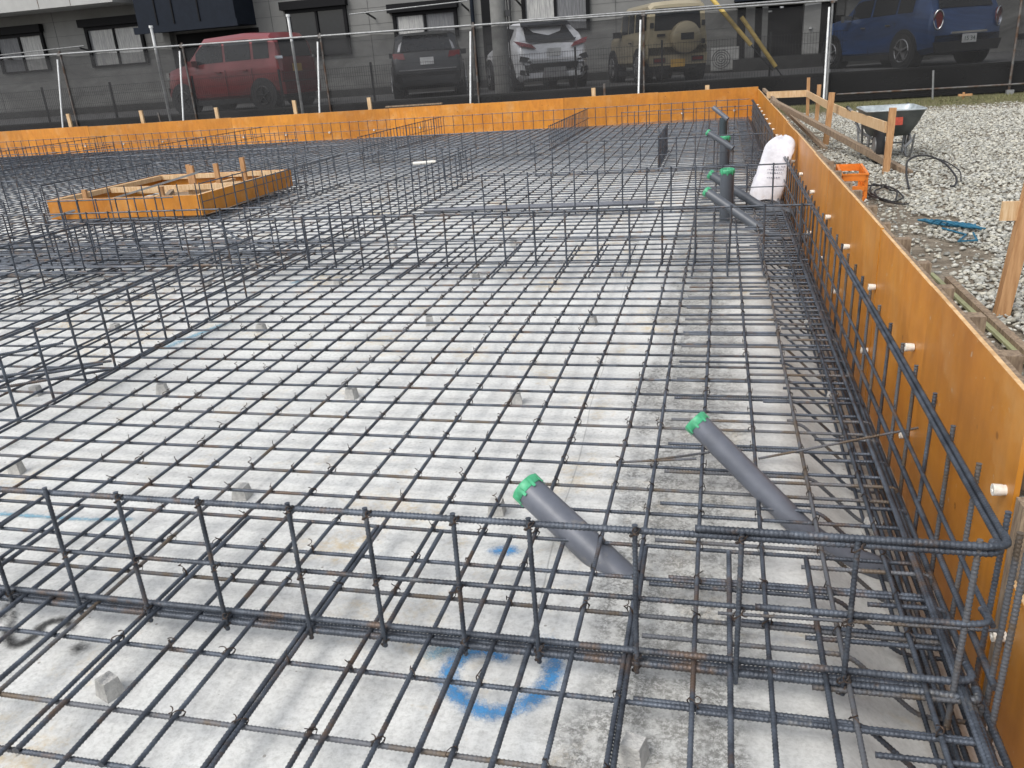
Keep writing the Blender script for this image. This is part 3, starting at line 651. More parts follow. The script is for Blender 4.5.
# white cone plugs on the form face
conem = MB().lathe([(.0125,0),(.0125,.006),(.0135,.008),(.0142,.027),(.0140,.0275),(.006,.0275),(.0055,.024),(.0001,.024)], 16, Matrix.Rotation(-math.pi/2,4,'Y'))
co = conem.build('cone_plug', WHITEP); cme = co.data; bpy.data.objects.remove(co)
for yy in [1.85,2.84,3.61,4.39,5.20,6.15]+[7.05+.8*k for k in range(12)]:
    if yy < 16: part('cone_plug', cme, fr, (.648,yy,.306))
for yy in [1.71,2.78,3.65,4.62]+[5.4+.8*k for k in range(13)]:
    if yy < 16: part('cone_plug', cme, fr, (.648,yy,.010))
far = []; x = .66
for i in range(10):
    l = 1.8; far.append((x-l, x, [0,.004,-.002,.006,0][i%5] + (.006*i/2), [0,.002,.0,.003][i%4])); x -= l
fr2 = form('far orange plywood form closing the pour below the parked cars', far, None, 'X', 16.5, -.02, .585)
for xx in [(-5.9+.0)-1.0*k for k in range(9)] + [.25,-.7]:
    part('cone_plug', cme, fr2, (xx,16.5,.20), (0,0,math.pi/2), (1.3,1.3,1.3))
MB().box((-6.6,16.49,.62),(-5.4,16.56,.645)).build('rail_board', WOODO, fr2, smooth=False)
# stakes behind the far form
for i, (x, h) in enumerate([(-14.25,.90),(-12.36,.87),(-10.50,.83),(-8.65,.87),(-6.97,.83),(-2.36,.74),(-.24,.66)]):
    o = MB().beam((x,16.60,0),(x-.01,16.60,h+.0),.075,.045,(0,1,0)).build('form_stake', WOODF, smooth=False); tag(o, 'pale wooden stake standing up behind the far orange form', 'stake', 'stakes behind the far orange form')
o = MB().beam((-12.0,16.75,0),(-12.05,16.75,.80),.03,.03,(0,1,0)).build('iron_peg', GALVD, smooth=False); tag(o, 'thin dark iron peg behind the far form before the red car', 'peg')
o = MB().beam((-2.18,16.75,0),(-2.18,16.75,.80),.04,.03,(0,1,0)).build('iron_peg', GALVD, smooth=False); tag(o, 'thin rusty iron peg beside a wooden stake before the white car', 'peg')
# wood blocks and rail braced behind the near form
for k, yy in enumerate([2.15,2.50,2.85,3.27,3.62,4.05,4.5,4.95,5.45,5.9,6.4,6.9]):
    o = MB().box((.690,yy-.028,.0),(.850+.006*(k%2),yy+.028,.40+.008*(k%3)), Matrix.Rotation(.05*((k%3)-1),4,'Z')).build('brace_block', WOODO, smooth=False)
    tag(o, 'weathered square timber end braced against the outside of the orange form', 'timber block', 'timber blocks behind the long orange form')
o = MB().beam((1.06,4.15,.17),(1.11,1.4,.18),.030,.08).build('rail_board', WOODO, smooth=False); tag(o, 'long weathered board lying on edge outside the row of timber blocks', 'board')
o = MB().beam((1.02,4.3,.185),(1.07,2.7,.19),.02,.012).build('lath', mat('green_lath',(.30,.31,.17),.8,0,var=.3), smooth=False); tag(o, 'thin greenish lath lying between the timber blocks and the long board', 'lath')

# box form in the middle of the slab
t = empty('box_form', (-5.925,8.2,.066)); t.scale = (.93,.88,.97); tag(t, 'low orange plywood box form standing in the middle of the slab', 'formwork')
bx = lambda nm, a, b, m: MB().box((a[0]+6.3,a[1]-8.75,a[2]),(b[0]+6.3,b[1]-8.75,b[2])).build(nm, m, t, smooth=False)
bx('form_panel',(-7.21,7.70,.02),(-5.28,7.712,.225),PLY); bx('form_panel',(-7.21,9.86,.02),(-5.28,9.872,.225),PLY)
bx('form_panel',(-5.292,7.713,.02),(-5.28,9.859,.225),PLY); bx('form_panel',(-7.21,7.713,.02),(-7.198,9.859,.225),PLY)
for a, b in (((-7.18,7.715,.17),(-5.30,7.76,.222)),((-7.18,9.80,.17),(-5.30,9.858,.222)),((-5.36,7.77,.17),(-5.294,9.79,.222)),((-7.195,7.77,.17),(-7.14,9.79,.222)),((-7.13,8.7,.16),(-5.37,8.76,.215)),((-6.3,7.77,.10),(-6.24,8.69,.155)),((-6.1,8.77,.10),(-6.04,9.79,.155)),((-7.13,9.2,.08),(-6.11,9.25,.14))): bx('brace', a, b, WOODF)
for x, y, h in ((-6.85,7.9,.30),(-6.15,9.0,.40),(-5.75,8.9,.42),(-5.62,9.3,.44),(-6.45,9.4,.38),(-6.0,8.1,.28)):
    MB().beam((x+6.3,y-8.75,0),(x+6.3,y-8.75,h),.055,.035,(0,1,0)).build('stake', WOODS, t, smooth=False)
b = MB().beam((-1.0,-1.2,.02),(.75,-.55,.40),.02,.02); b.build('slanting_bar', GALV, t)
rb = random.Random(5)
for k in range(9):
    x = rb.uniform(-.8,.8); y = rb.uniform(-.9,.9); a = rb.uniform(-.5,.5)+(1.57 if k%2 else 0); l = rb.uniform(.15,.45); z = rb.uniform(.05,.16)
    MB().beam((max(-.88,x-l*math.cos(a)),max(-1,y-l*math.sin(a)),z),(min(.98,x+l*math.cos(a)),min(1,y+l*math.sin(a)),z+.02),.05,.035).build('timber_offcut', WOODO if k%3 else WOODF, t, smooth=False)
o = MB().box((-7.19,7.72,.004),(-5.30,9.85,.008)).build('box_dark_sheet', WOODO, t, smooth=False);  # sheet added in a dark colour to darken the open inside of the box
for c_ in t.children:
    if c_.name.startswith('box_dark_sheet'): c_.location = (6.3,-8.75,0)

# ------------------------------------------------------------------ batter boards (yard side)
def stake(x0, y0, x1, z1, lab, w=.045, m=WOODS, z0=GZ-.05):
    o = MB().beam((x0,y0,z0),(x1,y0,z1),w,w,(0,1,0)).build('stake', m, smooth=False); tag(o, lab, 'stake'); return o
stake(1.333,14.3,1.315,.765,'tall wooden stake at the corner of the pale batter board, farthest from camera')
stake(1.335,13.0,1.345,.71,'wooden stake bearing the batter board, between the corner stake and the leaning one',.05)
stake(1.165,10.25,1.20,.74,'leaning wooden stake halfway along the pale batter board',.06)
stake(1.405,7.86,1.415,.715,'sturdy wooden stake in front of the wheelbarrow at the batter board end',.052)
stake(1.150,3.66,1.197,.725,'thick wooden stake rising from the dirt at the picture border',.052)
o = MB()
P = [(1.30,14.26,.535),(1.27,11.5,.545),(1.29,9.8,.55),(1.38,7.90,.555)]
for i in range(3): o.beam(P[i],P[i+1],.015,.09)
o = o.build('batter_board', WOODF, smooth=False); tag(o, 'long fresh pale board nailed along the row of yard stakes', 'board')
o = MB().beam((.70,14.27,.545),(1.31,14.28,.535),.015,.10).build('batter_board', WOODF, smooth=False); tag(o, 'short pale board from the corner stake to the orange form', 'board')
o = MB().beam((1.10,3.67,.60),(1.9,3.75,.585),.018,.075).build('batter_board', WOODF, smooth=False); tag(o, 'pale board nailed across the thick stake at the picture border', 'board')
o = MB().beam((.67,12.2,.575),(1.56,7.66,.185),.05,.06).build('brace_timber', WOODO, smooth=False); tag(o, 'long weathered timber sloping from the orange form down onto the gravel', 'timber')
o = MB().beam((.70,15.3,.585),(1.12,9.8,.18),.04,.045).build('brace_timber', WOODO, smooth=False); tag(o, 'thin weathered timber sloping behind the leaning stake', 'timber')
o = MB().beam((.80,14.2,.19),(.98,8.0,.20),.09,.05).build('ground_timber', WOODO, smooth=False); tag(o, 'dirty timber lying on the ground along the outside of the form', 'timber')

# ------------------------------------------------------------------ white bag
def bag():
    V = []; nz, na = 40, 32; F = []
    for i in range(nz+1):
        t = i/nz; z = .475*t
        cx = .385 + .150*t**1.2; cy = 7.35 + .36*t
        w = .138*(1-.10*t) * math.sqrt(max(.02,1-max(0,(t-.80)/.2)**2)) * (.90+.10*min(1,t/.12)); d = .075*(1-.35*t)*math.sqrt(max(.02,1-max(0,(t-.80)/.2)**2))
        w *= 1.0
        for j in range(na):
            a = j/na*2*math.pi; ca, sa = math.cos(a), math.sin(a)
            r = (abs(ca)**3+abs(sa)**3)**(-1/3)
            wr = 1 + .04*noise.noise((ca*2.2,sa*2.2,t*5)) + .035*noise.noise((ca*6,sa*6,t*12))
            V.append((cx-.415 + w*r*ca*wr, cy-7.35 + d*r*sa*wr, z + .014*math.sin(a*3+t*4)))
    for i in range(nz):
        for j in range(na): k = (j+1)%na; F.append((i*na+j,i*na+k,(i+1)*na+k,(i+1)*na+j))
    F += [tuple(range(na))[::-1], tuple(range(nz*na,(nz+1)*na))]
    t = MB().add(V,F).build('cement_bag', BAGM, loc=(.415,7.35,.065)); tag(t, 'slumped white woven bag with faint grey print leaning on the orange form', 'bag')
    return t
bg = bag()
for k, (u0, u1, z) in enumerate(((-.07,.05,.20),(-.08,.06,.225),(-.05,.0,.245),(.03,.05,.245),(-.06,.04,.165))):
    b = MB(); x = u0
    while x < u1:
        w_ = random.uniform(.006,.016); t_ = z/.5; yy = .42*t_ - .084*(1-.2*t_) - .006
        b.box((x+.165*t_**1.3,yy,z),(x+w_+.165*t_**1.3,yy+.002,z+.010)); x += w_+.006
    o = b.build('print', BAGPR, bg, smooth=False)

# ------------------------------------------------------------------ wheelbarrow
t = empty('wheelbarrow', (1.585,8.95,GZ)); tag(t, 'dark green-grey wheelbarrow with galvanised legs standing on the gravel', 'wheelbarrow')
def tray(r0, r1, z0, z1, n=6):
    return None
V = []; ring = []
secs = [(.0,.13,.15,.215),(.06,.20,.215,.235),(.45,.235,.26,.34),(1.,.275,.33,.485)]
V = []; F = []
def rrect(w, l, z, yo=0):
    pts = []
    for cx, cy, a0 in ((1,1,0),(-1,1,90),(-1,-1,180),(1,-1,270)):
        for k in range(4):
            a = R(a0+k*30); r = .06; pts.append((cx*(w-r)+r*math.cos(a), yo+cy*(l-r)+r*math.sin(a), z))
    return pts
levels = [(.10,.13,.215,.04),(.17,.21,.23,.03),(.215,.27,.33,.0),(.26,.34,.47,-.02)]
for w, l, z, yo in levels: V += rrect(w,l,z,yo)
inner = [(.252,.332,.472,-.02),(.205,.26,.335,0),(.16,.20,.24,.03)]
n = 16
for i in range(3):
    for j in range(n): k = (j+1)%n; F.append((i*n+j,i*n+k,(i+1)*n+k,(i+1)*n+j))
F.append(tuple(range(n))[::-1]); MB().add(V,F).build('tray', TRAY, t)
V = []; F = []
for w, l, z, yo in inner: V += rrect(w,l,z,yo)
for i in range(2):
    for j in range(n): k = (j+1)%n; F.append(((i+1)*n+j,(i+1)*n+k,i*n+k,i*n+j))
F.append(tuple(range(2*n,3*n))); MB().add(V,F).build('tray_lining', TRAYI, t)
MB().tube(rrect(.26,.34,.472,-.02), .009, 8, closed=True).build('rim', TRAYI, t)
for s in (-1,1):
    h = MB().tube(round_corners([(s*.05,-.56,.16),(s*.14,-.40,.20),(s*.22,.25,.24),(s*.27,.46,.42),(s*.29,.62,.445)],.06,4), .014, 8).build('handle', GALV, t)
    MB().tube([(s*.29,.62,.445),(s*.292,.70,.45)], .018, 8).build('grip', BLACK, h)
    MB().tube(round_corners([(s*.235,.05,.42),(s*.20,.16,.02),(s*.20,.30,.0),(s*.225,.36,.30)],.04,4), .012, 8).build('leg', GALV, t)
    MB().tube(round_corners([(s*.20,-.22,.24),(s*.19,-.16,.02),(s*.17,-.02,.02),(s*.17,.04,.24)],.04,4), .010, 8).build('leg', GALV, t)
MB().tube([(-.21,.22,.12),(.21,.22,.12)], .009, 8).build('crossbar', GALV, t)
wh = MB().lathe([(.0,-.03),(.09,-.03),(.14,-.035),(.165,-.02),(.17,0),(.165,.02),(.14,.035),(.09,.03),(.0,.03)], 24, Matrix.Translation((-.15,-.44,.17)) @ Matrix.Rotation(math.pi/2,4,'Y')).build('wheel', RUBBER, t)
MB().lathe([(.0,-.04),(.08,-.04),(.085,0),(.08,.04),(.0,.04)], 20, Matrix.Translation((-.15,-.44,.17)) @ Matrix.Rotation(math.pi/2,4,'Y')).build('rim_disc', GALV, wh)
MB().box((-.04,-.345,.34),(.06,-.338,.41)).build('sticker', STICK, t, smooth=False)

# ------------------------------------------------------------------ crate
t = empty('crate', (.975,6.80,GZ), -.06); tag(t, 'orange plastic crate with slatted sides on the gravel by the form', 'crate')
b = MB(); w, l, h = .085, .27, .19
for s in (-1,1):
    b.box((s*w-.006,-l,0),(s*w+.006,l,.03)); b.box((s*w-.006,-l,.08),(s*w+.006,l,.11)); b.box((s*w-.008,-l,.15),(s*w+.008,l,h))
    b.box((-w+.009,s*l-.006,0),(w-.009,s*l+.006,.03)); b.box((-w+.009,s*l-.006,.08),(w-.009,s*l+.006,.11)); b.box((-w+.009,s*l-.008,.15),(w-.009,s*l+.008,h))
    for k in range(5): yy = -l+.012+k*(2*l-.024)/4; b.box((s*w-.011,yy-.010,.0),(s*w+.011,yy+.010,h-.004))
b.box((-w+.008,-l+.008,0),(w-.008,l-.008,.012)); b.build('crate_body', CRATEO, t, smooth=False)
b = MB().box((-w-.012,-l-.012,h),(w+.012,-l+.004,h+.012)).box((-w-.012,l-.004,h),(w+.012,l+.012,h+.012)).box((-w-.012,-l+.004,h),(-w+.006,l-.004,h+.012)).box((w-.006,-l+.004,h),(w+.012,l-.004,h+.012)); b.build('rim', CRATEO, t, smooth=False)

# ------------------------------------------------------------------ cable coils, rope
def coil(pts, r, label, m=CABLE, nm='cable', cat='cable'):
    P = [Vector(p) for p in pts]; out = []
    for i in range(len(P)-1):
        p0 = P[max(0,i-1)]; p1 = P[i]; p2 = P[i+1]; p3 = P[min(len(P)-1,i+2)]
        for k in range(10):
            s = k/10; out.append(tuple(.5*((2*p1)+(p2-p0)*s+(2*p0-5*p1+4*p2-p3)*s*s+(3*p1-p0-3*p2+p3)*s**3)))
    out.append(tuple(P[-1])); o = MB().tube(out, r, 6).build(nm, m); tag(o, label, cat); return o
z = GZ+.03
pts = []
for k in range(30):
    a = k*.62; rx = .085+.012*math.sin(k*1.3); ry = .36+.05*math.cos(k*.9)
    pts.append((1.16+rx*math.cos(a)+.002*k, 6.72+ry*math.sin(a)-.008*k, z+.012+.010*math.sin(k*2.1)))
coil(pts, .006, 'coiled black cable lying on the gravel beside the orange crate')
coil([(1.40,6.85,z),(1.47,7.35,z+.05),(1.56,7.75,z+.10),(1.70,7.85,z+.12),(1.79,7.60,z+.09),(1.80,7.20,z+.03),(1.74,6.95,z),(1.70,6.92,z)], .008, 'black hose curved in an open arch on the gravel')
coil([(1.66,7.95,z+.06),(1.78,7.75,z+.10),(1.85,7.35,z+.06),(1.83,7.15,z)], .005, 'thin black wire end beside the arched hose')
b = MB()
for k in range(7):
    a = [(1.22+.002*k,5.62-.02*k,z+.003*k)]; x = 1.22
    for q in range(8): x += .033; a.append((x, 5.56-.03*q+.05*math.sin(k*2+q*1.7)-.02*k, z+.004*k+.008*math.sin(q+k)))
    b.tube(a, .0055, 6)
b.tube([(1.30,5.35,z),(1.38,5.15,z),(1.30,4.98,z),(1.40,5.0,z),(1.43,5.2,z)], .006, 6)
o = b.build('rope', BLUER); tag(o, 'crumpled blue rope lying on the pale gravel', 'rope')

# ------------------------------------------------------------------ spray marks on the slab
def spray(poly, w, label, m, soft=1.0):
    P, _ = path_resample(poly, .012); T = np.gradient(P,axis=0); T /= np.linalg.norm(T,axis=1)[:,None]; Nn = np.stack([-T[:,1],T[:,0],T[:,2]*0],1)
    V = []; A = []; F = []
    offs = [-2.3,-1.1,0,1.1,2.3]; fd = [0,.55,1,.55,0]
    for i in range(len(P)):
        e = min(1,(i+.0)/5,(len(P)-1-i)/5)
        for o_, f_ in zip(offs,fd): V.append(tuple(P[i]+Nn[i]*o_*w)); A.append(f_*e*soft)
    for i in range(len(P)-1):
        for j in range(4): F.append((i*5+j,i*5+j+1,(i+1)*5+j+1,(i+1)*5+j))
    o = MB().add(V,F).build('spray_mark', m, smooth=False); at = o.data.attributes.new('Fade','FLOAT','POINT'); at.data.foreach_set('value', A)
    tag(o, label, 'paint mark'); return o
def sm(pts, z=.004):
    P = [Vector((p[0],p[1],z)) for p in pts]; out = []
    for i in range(len(P)-1):
        p0 = P[max(0,i-1)]; p1 = P[i]; p2 = P[i+1]; p3 = P[min(len(P)-1,i+2)]
        for k in range(8):
            s = k/8; out.append(tuple(.5*((2*p1)+(p2-p0)*s+(2*p0-5*p1+4*p2-p3)*s*s+(3*p1-p0-3*p2+p3)*s**3)))
    out.append(tuple(P[-1])); return out
spray(sm([(-.448,1.425),(-.465,1.475),(-.515,1.500),(-.562,1.462),(-.570,1.40),(-.520,1.335),(-.446,1.308),(-.385,1.335),(-.345,1.40),(-.337,1.47),(-.375,1.545),(-.43,1.565)]), .024, 'blue sprayed swirl on the slab under the foreground cage', SPRB)
spray(sm([(-.66,1.405),(-.60,1.49),(-.53,1.475),(-.49,1.49)], .008), .035, 'pale blue overspray trailing off beside the swirl', SPRC, .75)
spray(sm([(-.648,1.898),(-.56,1.915),(-.485,1.912)]), .024, 'short blue sprayed dash by the large capped pipe', SPRB)
spray(sm([(-2.45,1.915),(-2.15,1.915),(-1.95,1.92),(-1.76,1.945)]), .012, 'long thin blue line sprayed at the left of the slab', SPRC, .95)
spray(sm([(-2.85,3.5),(-2.80,3.75),(-2.72,4.08)]), .035, 'faint blue stroke beside the lengthwise cage', SPRC, .9)
spray(sm([(-2.80,4.85),(-2.70,5.1)]), .03, 'faint blue stroke at the corner of two cages', SPRC, .9)
spray(sm([(-1.83,1.50),(-1.80,1.44),(-1.755,1.375),(-1.70,1.335),(-1.675,1.37),(-1.685,1.42),(-1.65,1.445),(-1.60,1.42),(-1.56,1.385)]), .014, 'black sprayed curl on the slab at the left', SPRK, 1.1)
spray(sm([(-1.875,1.53),(-1.84,1.45),(-1.80,1.37)]), .020, 'black sprayed short stroke left of the curl', SPRK, 1.0)
spray(sm([(-1.555,1.40),(-1.52,1.35),(-1.49,1.30)]), .022, 'dense black sprayed tail right of the curl', SPRK, 1.15)
for pts in ([(.358,1.345),(.372,1.322)],[(.378,1.355),(.385,1.33),(.40,1.35)],[(.41,1.372),(.418,1.345),(.435,1.36)]):
    o = spray(sm(pts,-.092+.0), .004, 'tiny black pen strokes on the slab at the trench corner', SPRK); o['group'] = 'pen strokes at the trench corner'
    o.location.z = .0

# ------------------------------------------------------------------ fence with netting
fx = [-17.9,-14.67,-11.49,-8.19,-4.85,-1.47,1.93]; FY = 17.3
ft = lambda x: 2.19 - (x+16)*.0135
f1 = empty('net_fence', (0,0,0)); tag(f1, 'scaffold-pipe fence hung with black mesh along the car park', 'fence')
for x in fx:
    MB().tube([(x,FY,GZ-.1),(x,FY,ft(x)+ (.35 if x > 1 else .06))], .022, 10).build('post', GALVD if x < 1 else GALV, f1)
    MB().tube([(x-.05 if x<1 else x-.06,FY-.06,ft(x)-.11),(x-.08 if x<1 else x-.10,FY-.50,GZ)], .019, 10).build('stay', WPOST, f1)
    MB().box((x-.035,FY-.05,ft(x)-.04),(x+.035,FY+.03,ft(x)+.03)).build('clamp', GALVD, f1)
MB().tube([(-19.5,FY-.03,ft(-19.5)),(-8,FY-.03,ft(-8)),(2.0,FY-.03,ft(2.0))], .0215, 10).build('top_rail', GALV, f1)
MB().tube([(-3.9,FY-.03,ft(-3.9)+.03),(2.0,FY-.035,ft(2.0)+.05)], .018, 10).build('top_rail', WOODF if False else GALV, f1)
def net(x0, x1, zt0, zt1, zb, name, m, seed):
    nx, nz = int((x1-x0)/.12), 16; V = []; F = []
    for j in range(nz+1):
        for i in range(nx+1):
            x = x0+(x1-x0)*i/nx; tt = j/nz; zt = zt0+(zt1-zt0)*i/nx
            sag = .035*abs(math.sin(x*2.4+seed))*tt
            y = FY+.03+.035*noise.noise((x*1.1,tt*2.2,seed))+.05*noise.noise((x*.6+tt*2.5,tt*1.5,seed+4))
            V.append((x,y,zb+(zt-.03-sag-zb)*tt))
    for j in range(nz):
        for i in range(nx): a = j*(nx+1)+i; F.append((a,a+1,a+nx+2,a+nx+1))
    return MB().add(V,F).build(name, m, f1)
net(-19.5,-1.47,ft(-19.5),ft(-1.47),.10,'netting',NET,1.0); net(-1.45,1.9,ft(-1.45),ft(1.9),.10,'netting',NETR,2.0)
f2 = empty('net_fence', (0,0,0)); tag(f2, 'dense black netted fence section behind the wheelbarrow and blue car', 'fence')
def net2():
    nx, nz = 60, 16; V = []; F = []
    for j in range(nz+1):
        for i in range(nx+1):
            x = 1.98+7*i/nx; tt = j/nz; V.append((x, 17.42+.04*noise.noise((x*1.3,tt*2,9)), .20+2.2*tt))
    for j in range(nz):
        for i in range(nx): a = j*(nx+1)+i; F.append((a,a+1,a+nx+2,a+nx+1))
    MB().add(V,F).build('netting', NETR, f2)
net2()
MB().tube([(1.2,17.2,.145),(3.7,17.2,.13),(8.5,17.15,.10)], .021, 10).build('bottom_rail', GALV, f2)
MB().tube([(2.1,17.25,.33),(8.5,17.25,.33)], .017, 10).build('middle_rail', GALVD, f2)
for x in (5.02,8.3): MB().tube([(x,17.3,0),(x,17.3,2.4)], .022, 10).build('post', GALVD, f2)
MB().box((4.96,17.20,.15),(5.08,17.28,.24)).build('clamp', GALV, f2)
# dark sheet hung behind, low down
V = []; F = []; nx = 90
for j in range(4):
    for i in range(nx+1):
        x = -19+28*i/nx; V.append((x, 17.62+.03*noise.noise((x*2,j,2.)), .10+.19*j))
for j in range(3):
    for i in range(nx): a = j*(nx+1)+i; F.append((a,a+1,a+nx+2,a+nx+1))
o = MB().add(V,F).build('ground_sheet', NETD); tag(o, 'low strip of doubled black netting along the foot of the retaining wall', 'netting')
o = MB().tube([(3.70,16.95,GZ-.02),(3.66,16.95,.66)], .018, 8).build('iron_peg', GALV); tag(o, 'thin grey upright peg before the netting behind the wheelbarrow', 'peg')
o = MB().box((4.10,16.6,GZ),(4.13,16.63,.28)).box((4.02,16.55,.22),(4.24,16.59,.255)).build('ground_peg', WOODS, smooth=False); tag(o, 'tiny reddish wooden marker peg with a short board in the grass', 'peg')
for x, zt, lb in ((-12.31,2.60,'red car bonnet'),(-8.96,2.57,'red car roof end')):
    o = MB().tube([(x,17.5,.1),(x,17.5,zt-.05)], .03, 10).tube([(x,17.5,zt-.05),(x,17.5,zt)], .045, 10).build('white_post', WPOST); tag(o, 'white capped pipe post rising above the net beside the ' + lb, 'post')

# wire mesh fence of the car park
t = empty('mesh_fence', (0,0,0)); tag(t, 'low black welded wire mesh fence along the car park edge', 'fence')
b = MB()
for i in range(int((2.2+20)/.055)): x = -19.8+.055*i; b.beam((x,18.62,.66),(x,18.62,1.46),.005,.005,(0,1,0))
for k in range(5): b.beam((-19.8,18.615,.68+.19*k),(2.4,18.615,.68+.19*k),.007,.007)
b.build('wire_panel', BLACK, t, smooth=False).data
for x in [-19.5,-16.6,-14.6,-12.3,-10.0,-7.7,-5.35,-3.03,-1.21,.95]: MB().box((x-.02,18.63,.64),(x+.02,18.67,1.52)).build('post', BLACK, t, smooth=False)
t = empty('mesh_fence', (0,0,0)); tag(t, 'dark barred fence behind the rear of the blue car', 'fence')
b = MB()
for i in range(90): x = 6.6+.05*i; b.beam((x,22.5,.66),(x,22.5,2.2),.010,.010,(0,1,0))
b.build('bar_panel', WALL, t, smooth=False)
for x in (6.9,8.9,10.9): MB().box((x-.03,22.52,.64),(x+.03,22.58,2.3)).build('post', BLACK, t, smooth=False)
MB().box((6.5,22.45,1.0),(11.2,22.49,1.13)).build('rail', BLACK, t, smooth=False)

# utility pole and guy guards
t = empty('utility_pole', (-4.83,19.35,0)); tag(t, 'grey concrete utility pole between the black and white cars', 'utility pole')
MB().tube([(0,0,.6),(0,0,9.)], [.185,.14], 20).build('shaft', POLEC, t)
MB().tube([(.22,-.02,.7),(.20,-.02,8.)], .018, 8).build('conduit_line', BLACK, t); MB().box((.19,-.12,2.25),(.30,-.02,2.38)).build('fixing_box', BLACK, t, smooth=False)
for a, b_, lb in (((-.9,18.4,3.0),(.80,18.4,1.02),'longer yellow guy wire guard sloping down above the netting'),((.36,18.45,1.83),(1.17,18.45,.70),'shorter yellow guy wire guard low beside the dark entrance')):
    tg = empty('guy_guard', a); tag(tg, lb, 'guy guard'); a = Vector(a); b_ = Vector(b_); d = b_-a
    MB().tube([(0,0,0),tuple(d*.86)], .042, 12).build('guard_tube', YPOLE, tg); MB().tube([tuple(d*.86),tuple(d*1.12)], .012, 6).build('wire', BLACK, tg)

# ------------------------------------------------------------------ building
t = empty('apartment_building', (0,26,0)); tag(t, 'dark grey sided apartment building behind the parked cars', 'building')
BY = 0.
def bb(nm, x0, x1, z0, z1, y0, y1, m, par=None): return MB().box((x0,y0,z0),(x1,y1,z1)).build(nm, m, par or t, smooth=False)
bb('wall', -34, 5.2, .3, 8.0, .0, 9.0, WALL); bb('wall', 5.2, 20, .3, 8.0, 2.5, 9.0, WALL)
bb('base_course', -34, .35, .3, .86, -.06, -.001, RETW)
for k in range(8): bb('siding_joint', -34, .3, .88+.455*k, .889+.455*k, -.005, -.0005, GROOVE)
for x in (-24.9,-22.0,-18.2,-13.9,-10.6,-8.0,-6.4,-3.0,-1.6): bb('siding_joint', x-.008, x+.008, .9, 7.5, -.0065, -.0006, GROOVE)
bb('balcony', -34, -18.55, 3.92, 5.3, -1.3, -.002, BALC)
for x in (-29,-27,-25.2,-23.1,-21.3,-20.1): bb('balcony_joint', x-.01, x+.01, 3.93, 5.3, -1.306, -1.3005, GALVD)
def window(x0, x1, z0, z1, curtains=True, hood=True, split=.5):
    fr = MB().box((x0,-.10,z0),(x0+.10,-.003,z1)).box((x1-.10,-.10,z0),(x1,-.003,z1)).box((x0+.10,-.10,z1-.10),(x1-.10,-.003,z1)).box((x0+.10,-.10,z0),(x1-.10,-.003,z0+.05)).build('window', FRAME, t, smooth=False)
    xm = x0+(x1-x0)*split
    bb('mullion', xm-.035, xm+.035, z0+.05, z1-.10, -.08, -.012, FRAME, fr)
    if hood: bb('shutter_box', x0-.12, x1+.06, z1+.001, z1+.24, -.22, -.002, FRAME, fr)
    if curtains:
        bb('curtain', x0+.10, xm-.035, z0+.05, z1-.10, -.03, -.012, CURTD, fr); bb('curtain', xm+.035, x1-.10, z0+.05, z1-.10, -.03, -.012, CURT if curtains != 'L' else CURTD, fr)
    else: bb('pane', x0+.10, x1-.10, z0+.05, z1-.10, -.03, -.012, GLASSD, fr)
window(-24.5,-22.5,2.13,3.36); 
w = window(-20.8,-18.6,2.10,3.36)
window(-13.35,-11.3,1.9,3.3,False); window(-9.8,-7.75,2.15,2.95,'L'); window(-5.75,-3.75,2.05,3.3,'L')
# pale curtain halves seen in the photo sit on the street side of each pair
bb('curtain', -20.60, -19.75, 2.16, 3.24, -.045, -.032, CURT); bb('curtain', -9.65, -8.85, 2.21, 2.83, -.045, -.032, CURT); bb('curtain', -5.6, -4.8, 2.12, 3.18, -.045, -.032, CURT)
bb('bay_box', -17.9, -14.45, 2.98, 6.2, -1.2, -.002, NAVY); bb('bay_ledge', -18.0, -14.35, 2.92, 3.12, -1.32, -1.202, NAVY)
for x in (-17.2,-16.6,-15.7): bb('bay_panel', x, x+.04, 3.15, 6.0, -1.23, -1.2005, FRAME)
bb('porch_shade_panel', -17.4, -14.4, .9, 2.9, -.03, -.001, FRAME)  # flat black panel: the shade of the porch opening put in as colour
bb('porch_post', -17.75, -17.5, .86, 2.97, -.25, -.001, WALL)
MB().tube([(-7.25,-.12,.8),(-7.25,-.12,8)], .06, 10).build('downpipe', NAVY, t); bb('black_strip', -7.0, -6.45, .9, 8.0, -.02, -.001, FRAME)  # narrow flat black strip on the wall face beside the downpipe
MB().tube([(-6.1,-.1,.8),(-6.1,-.1,8)], .035, 8).build('downpipe', BLACK, t)
bb('entrance', .40, 5.15, .88, 2.42, -.025, -.001, FRAME); bb('entrance_canopy', .30, 5.3, 2.42, 2.62, -.8, -.001, NAVY)
bb('entrance_step', .3, 5.3, .6, .96, -.9, -.03, RETW)
for x0, x1, m in ((.62,.86,WALL),(1.05,1.2,WALL),(2.14,2.56,BALC),(3.2,4.4,WALL)): bb('entrance_column', x0, x1, .965, 2.40, -.50, -.10, m)
for x, z in ((1.25,2.12),(1.55,2.2),(2.32,1.62)): MB().lathe([(0,-.02),(.05,-.02),(.05,.02),(0,.02)], 10, Matrix.Translation((x,-.52,z))).build('lamp', WPOST, t)
bb('end_panel', 3.0, 5.2, 1.9, 7.5, -.12, -.001, BALC)
for x0, x1, z in ((-24.5,-20.4,2.72),(-10.9,-7.2,3.0),(-6.3,-2.9,3.02)):
    pr_ = MB().tube([(x0,-.75,z-.02),(x1,-.75,z+.05)], .018, 8).build('drying_rail', GALV, t)
    for x in (x0+.5,x1-.2): MB().beam((x,-.75,z),(x,0,z-.15),.03,.05).build('bracket', BLACK, pr_, smooth=False)
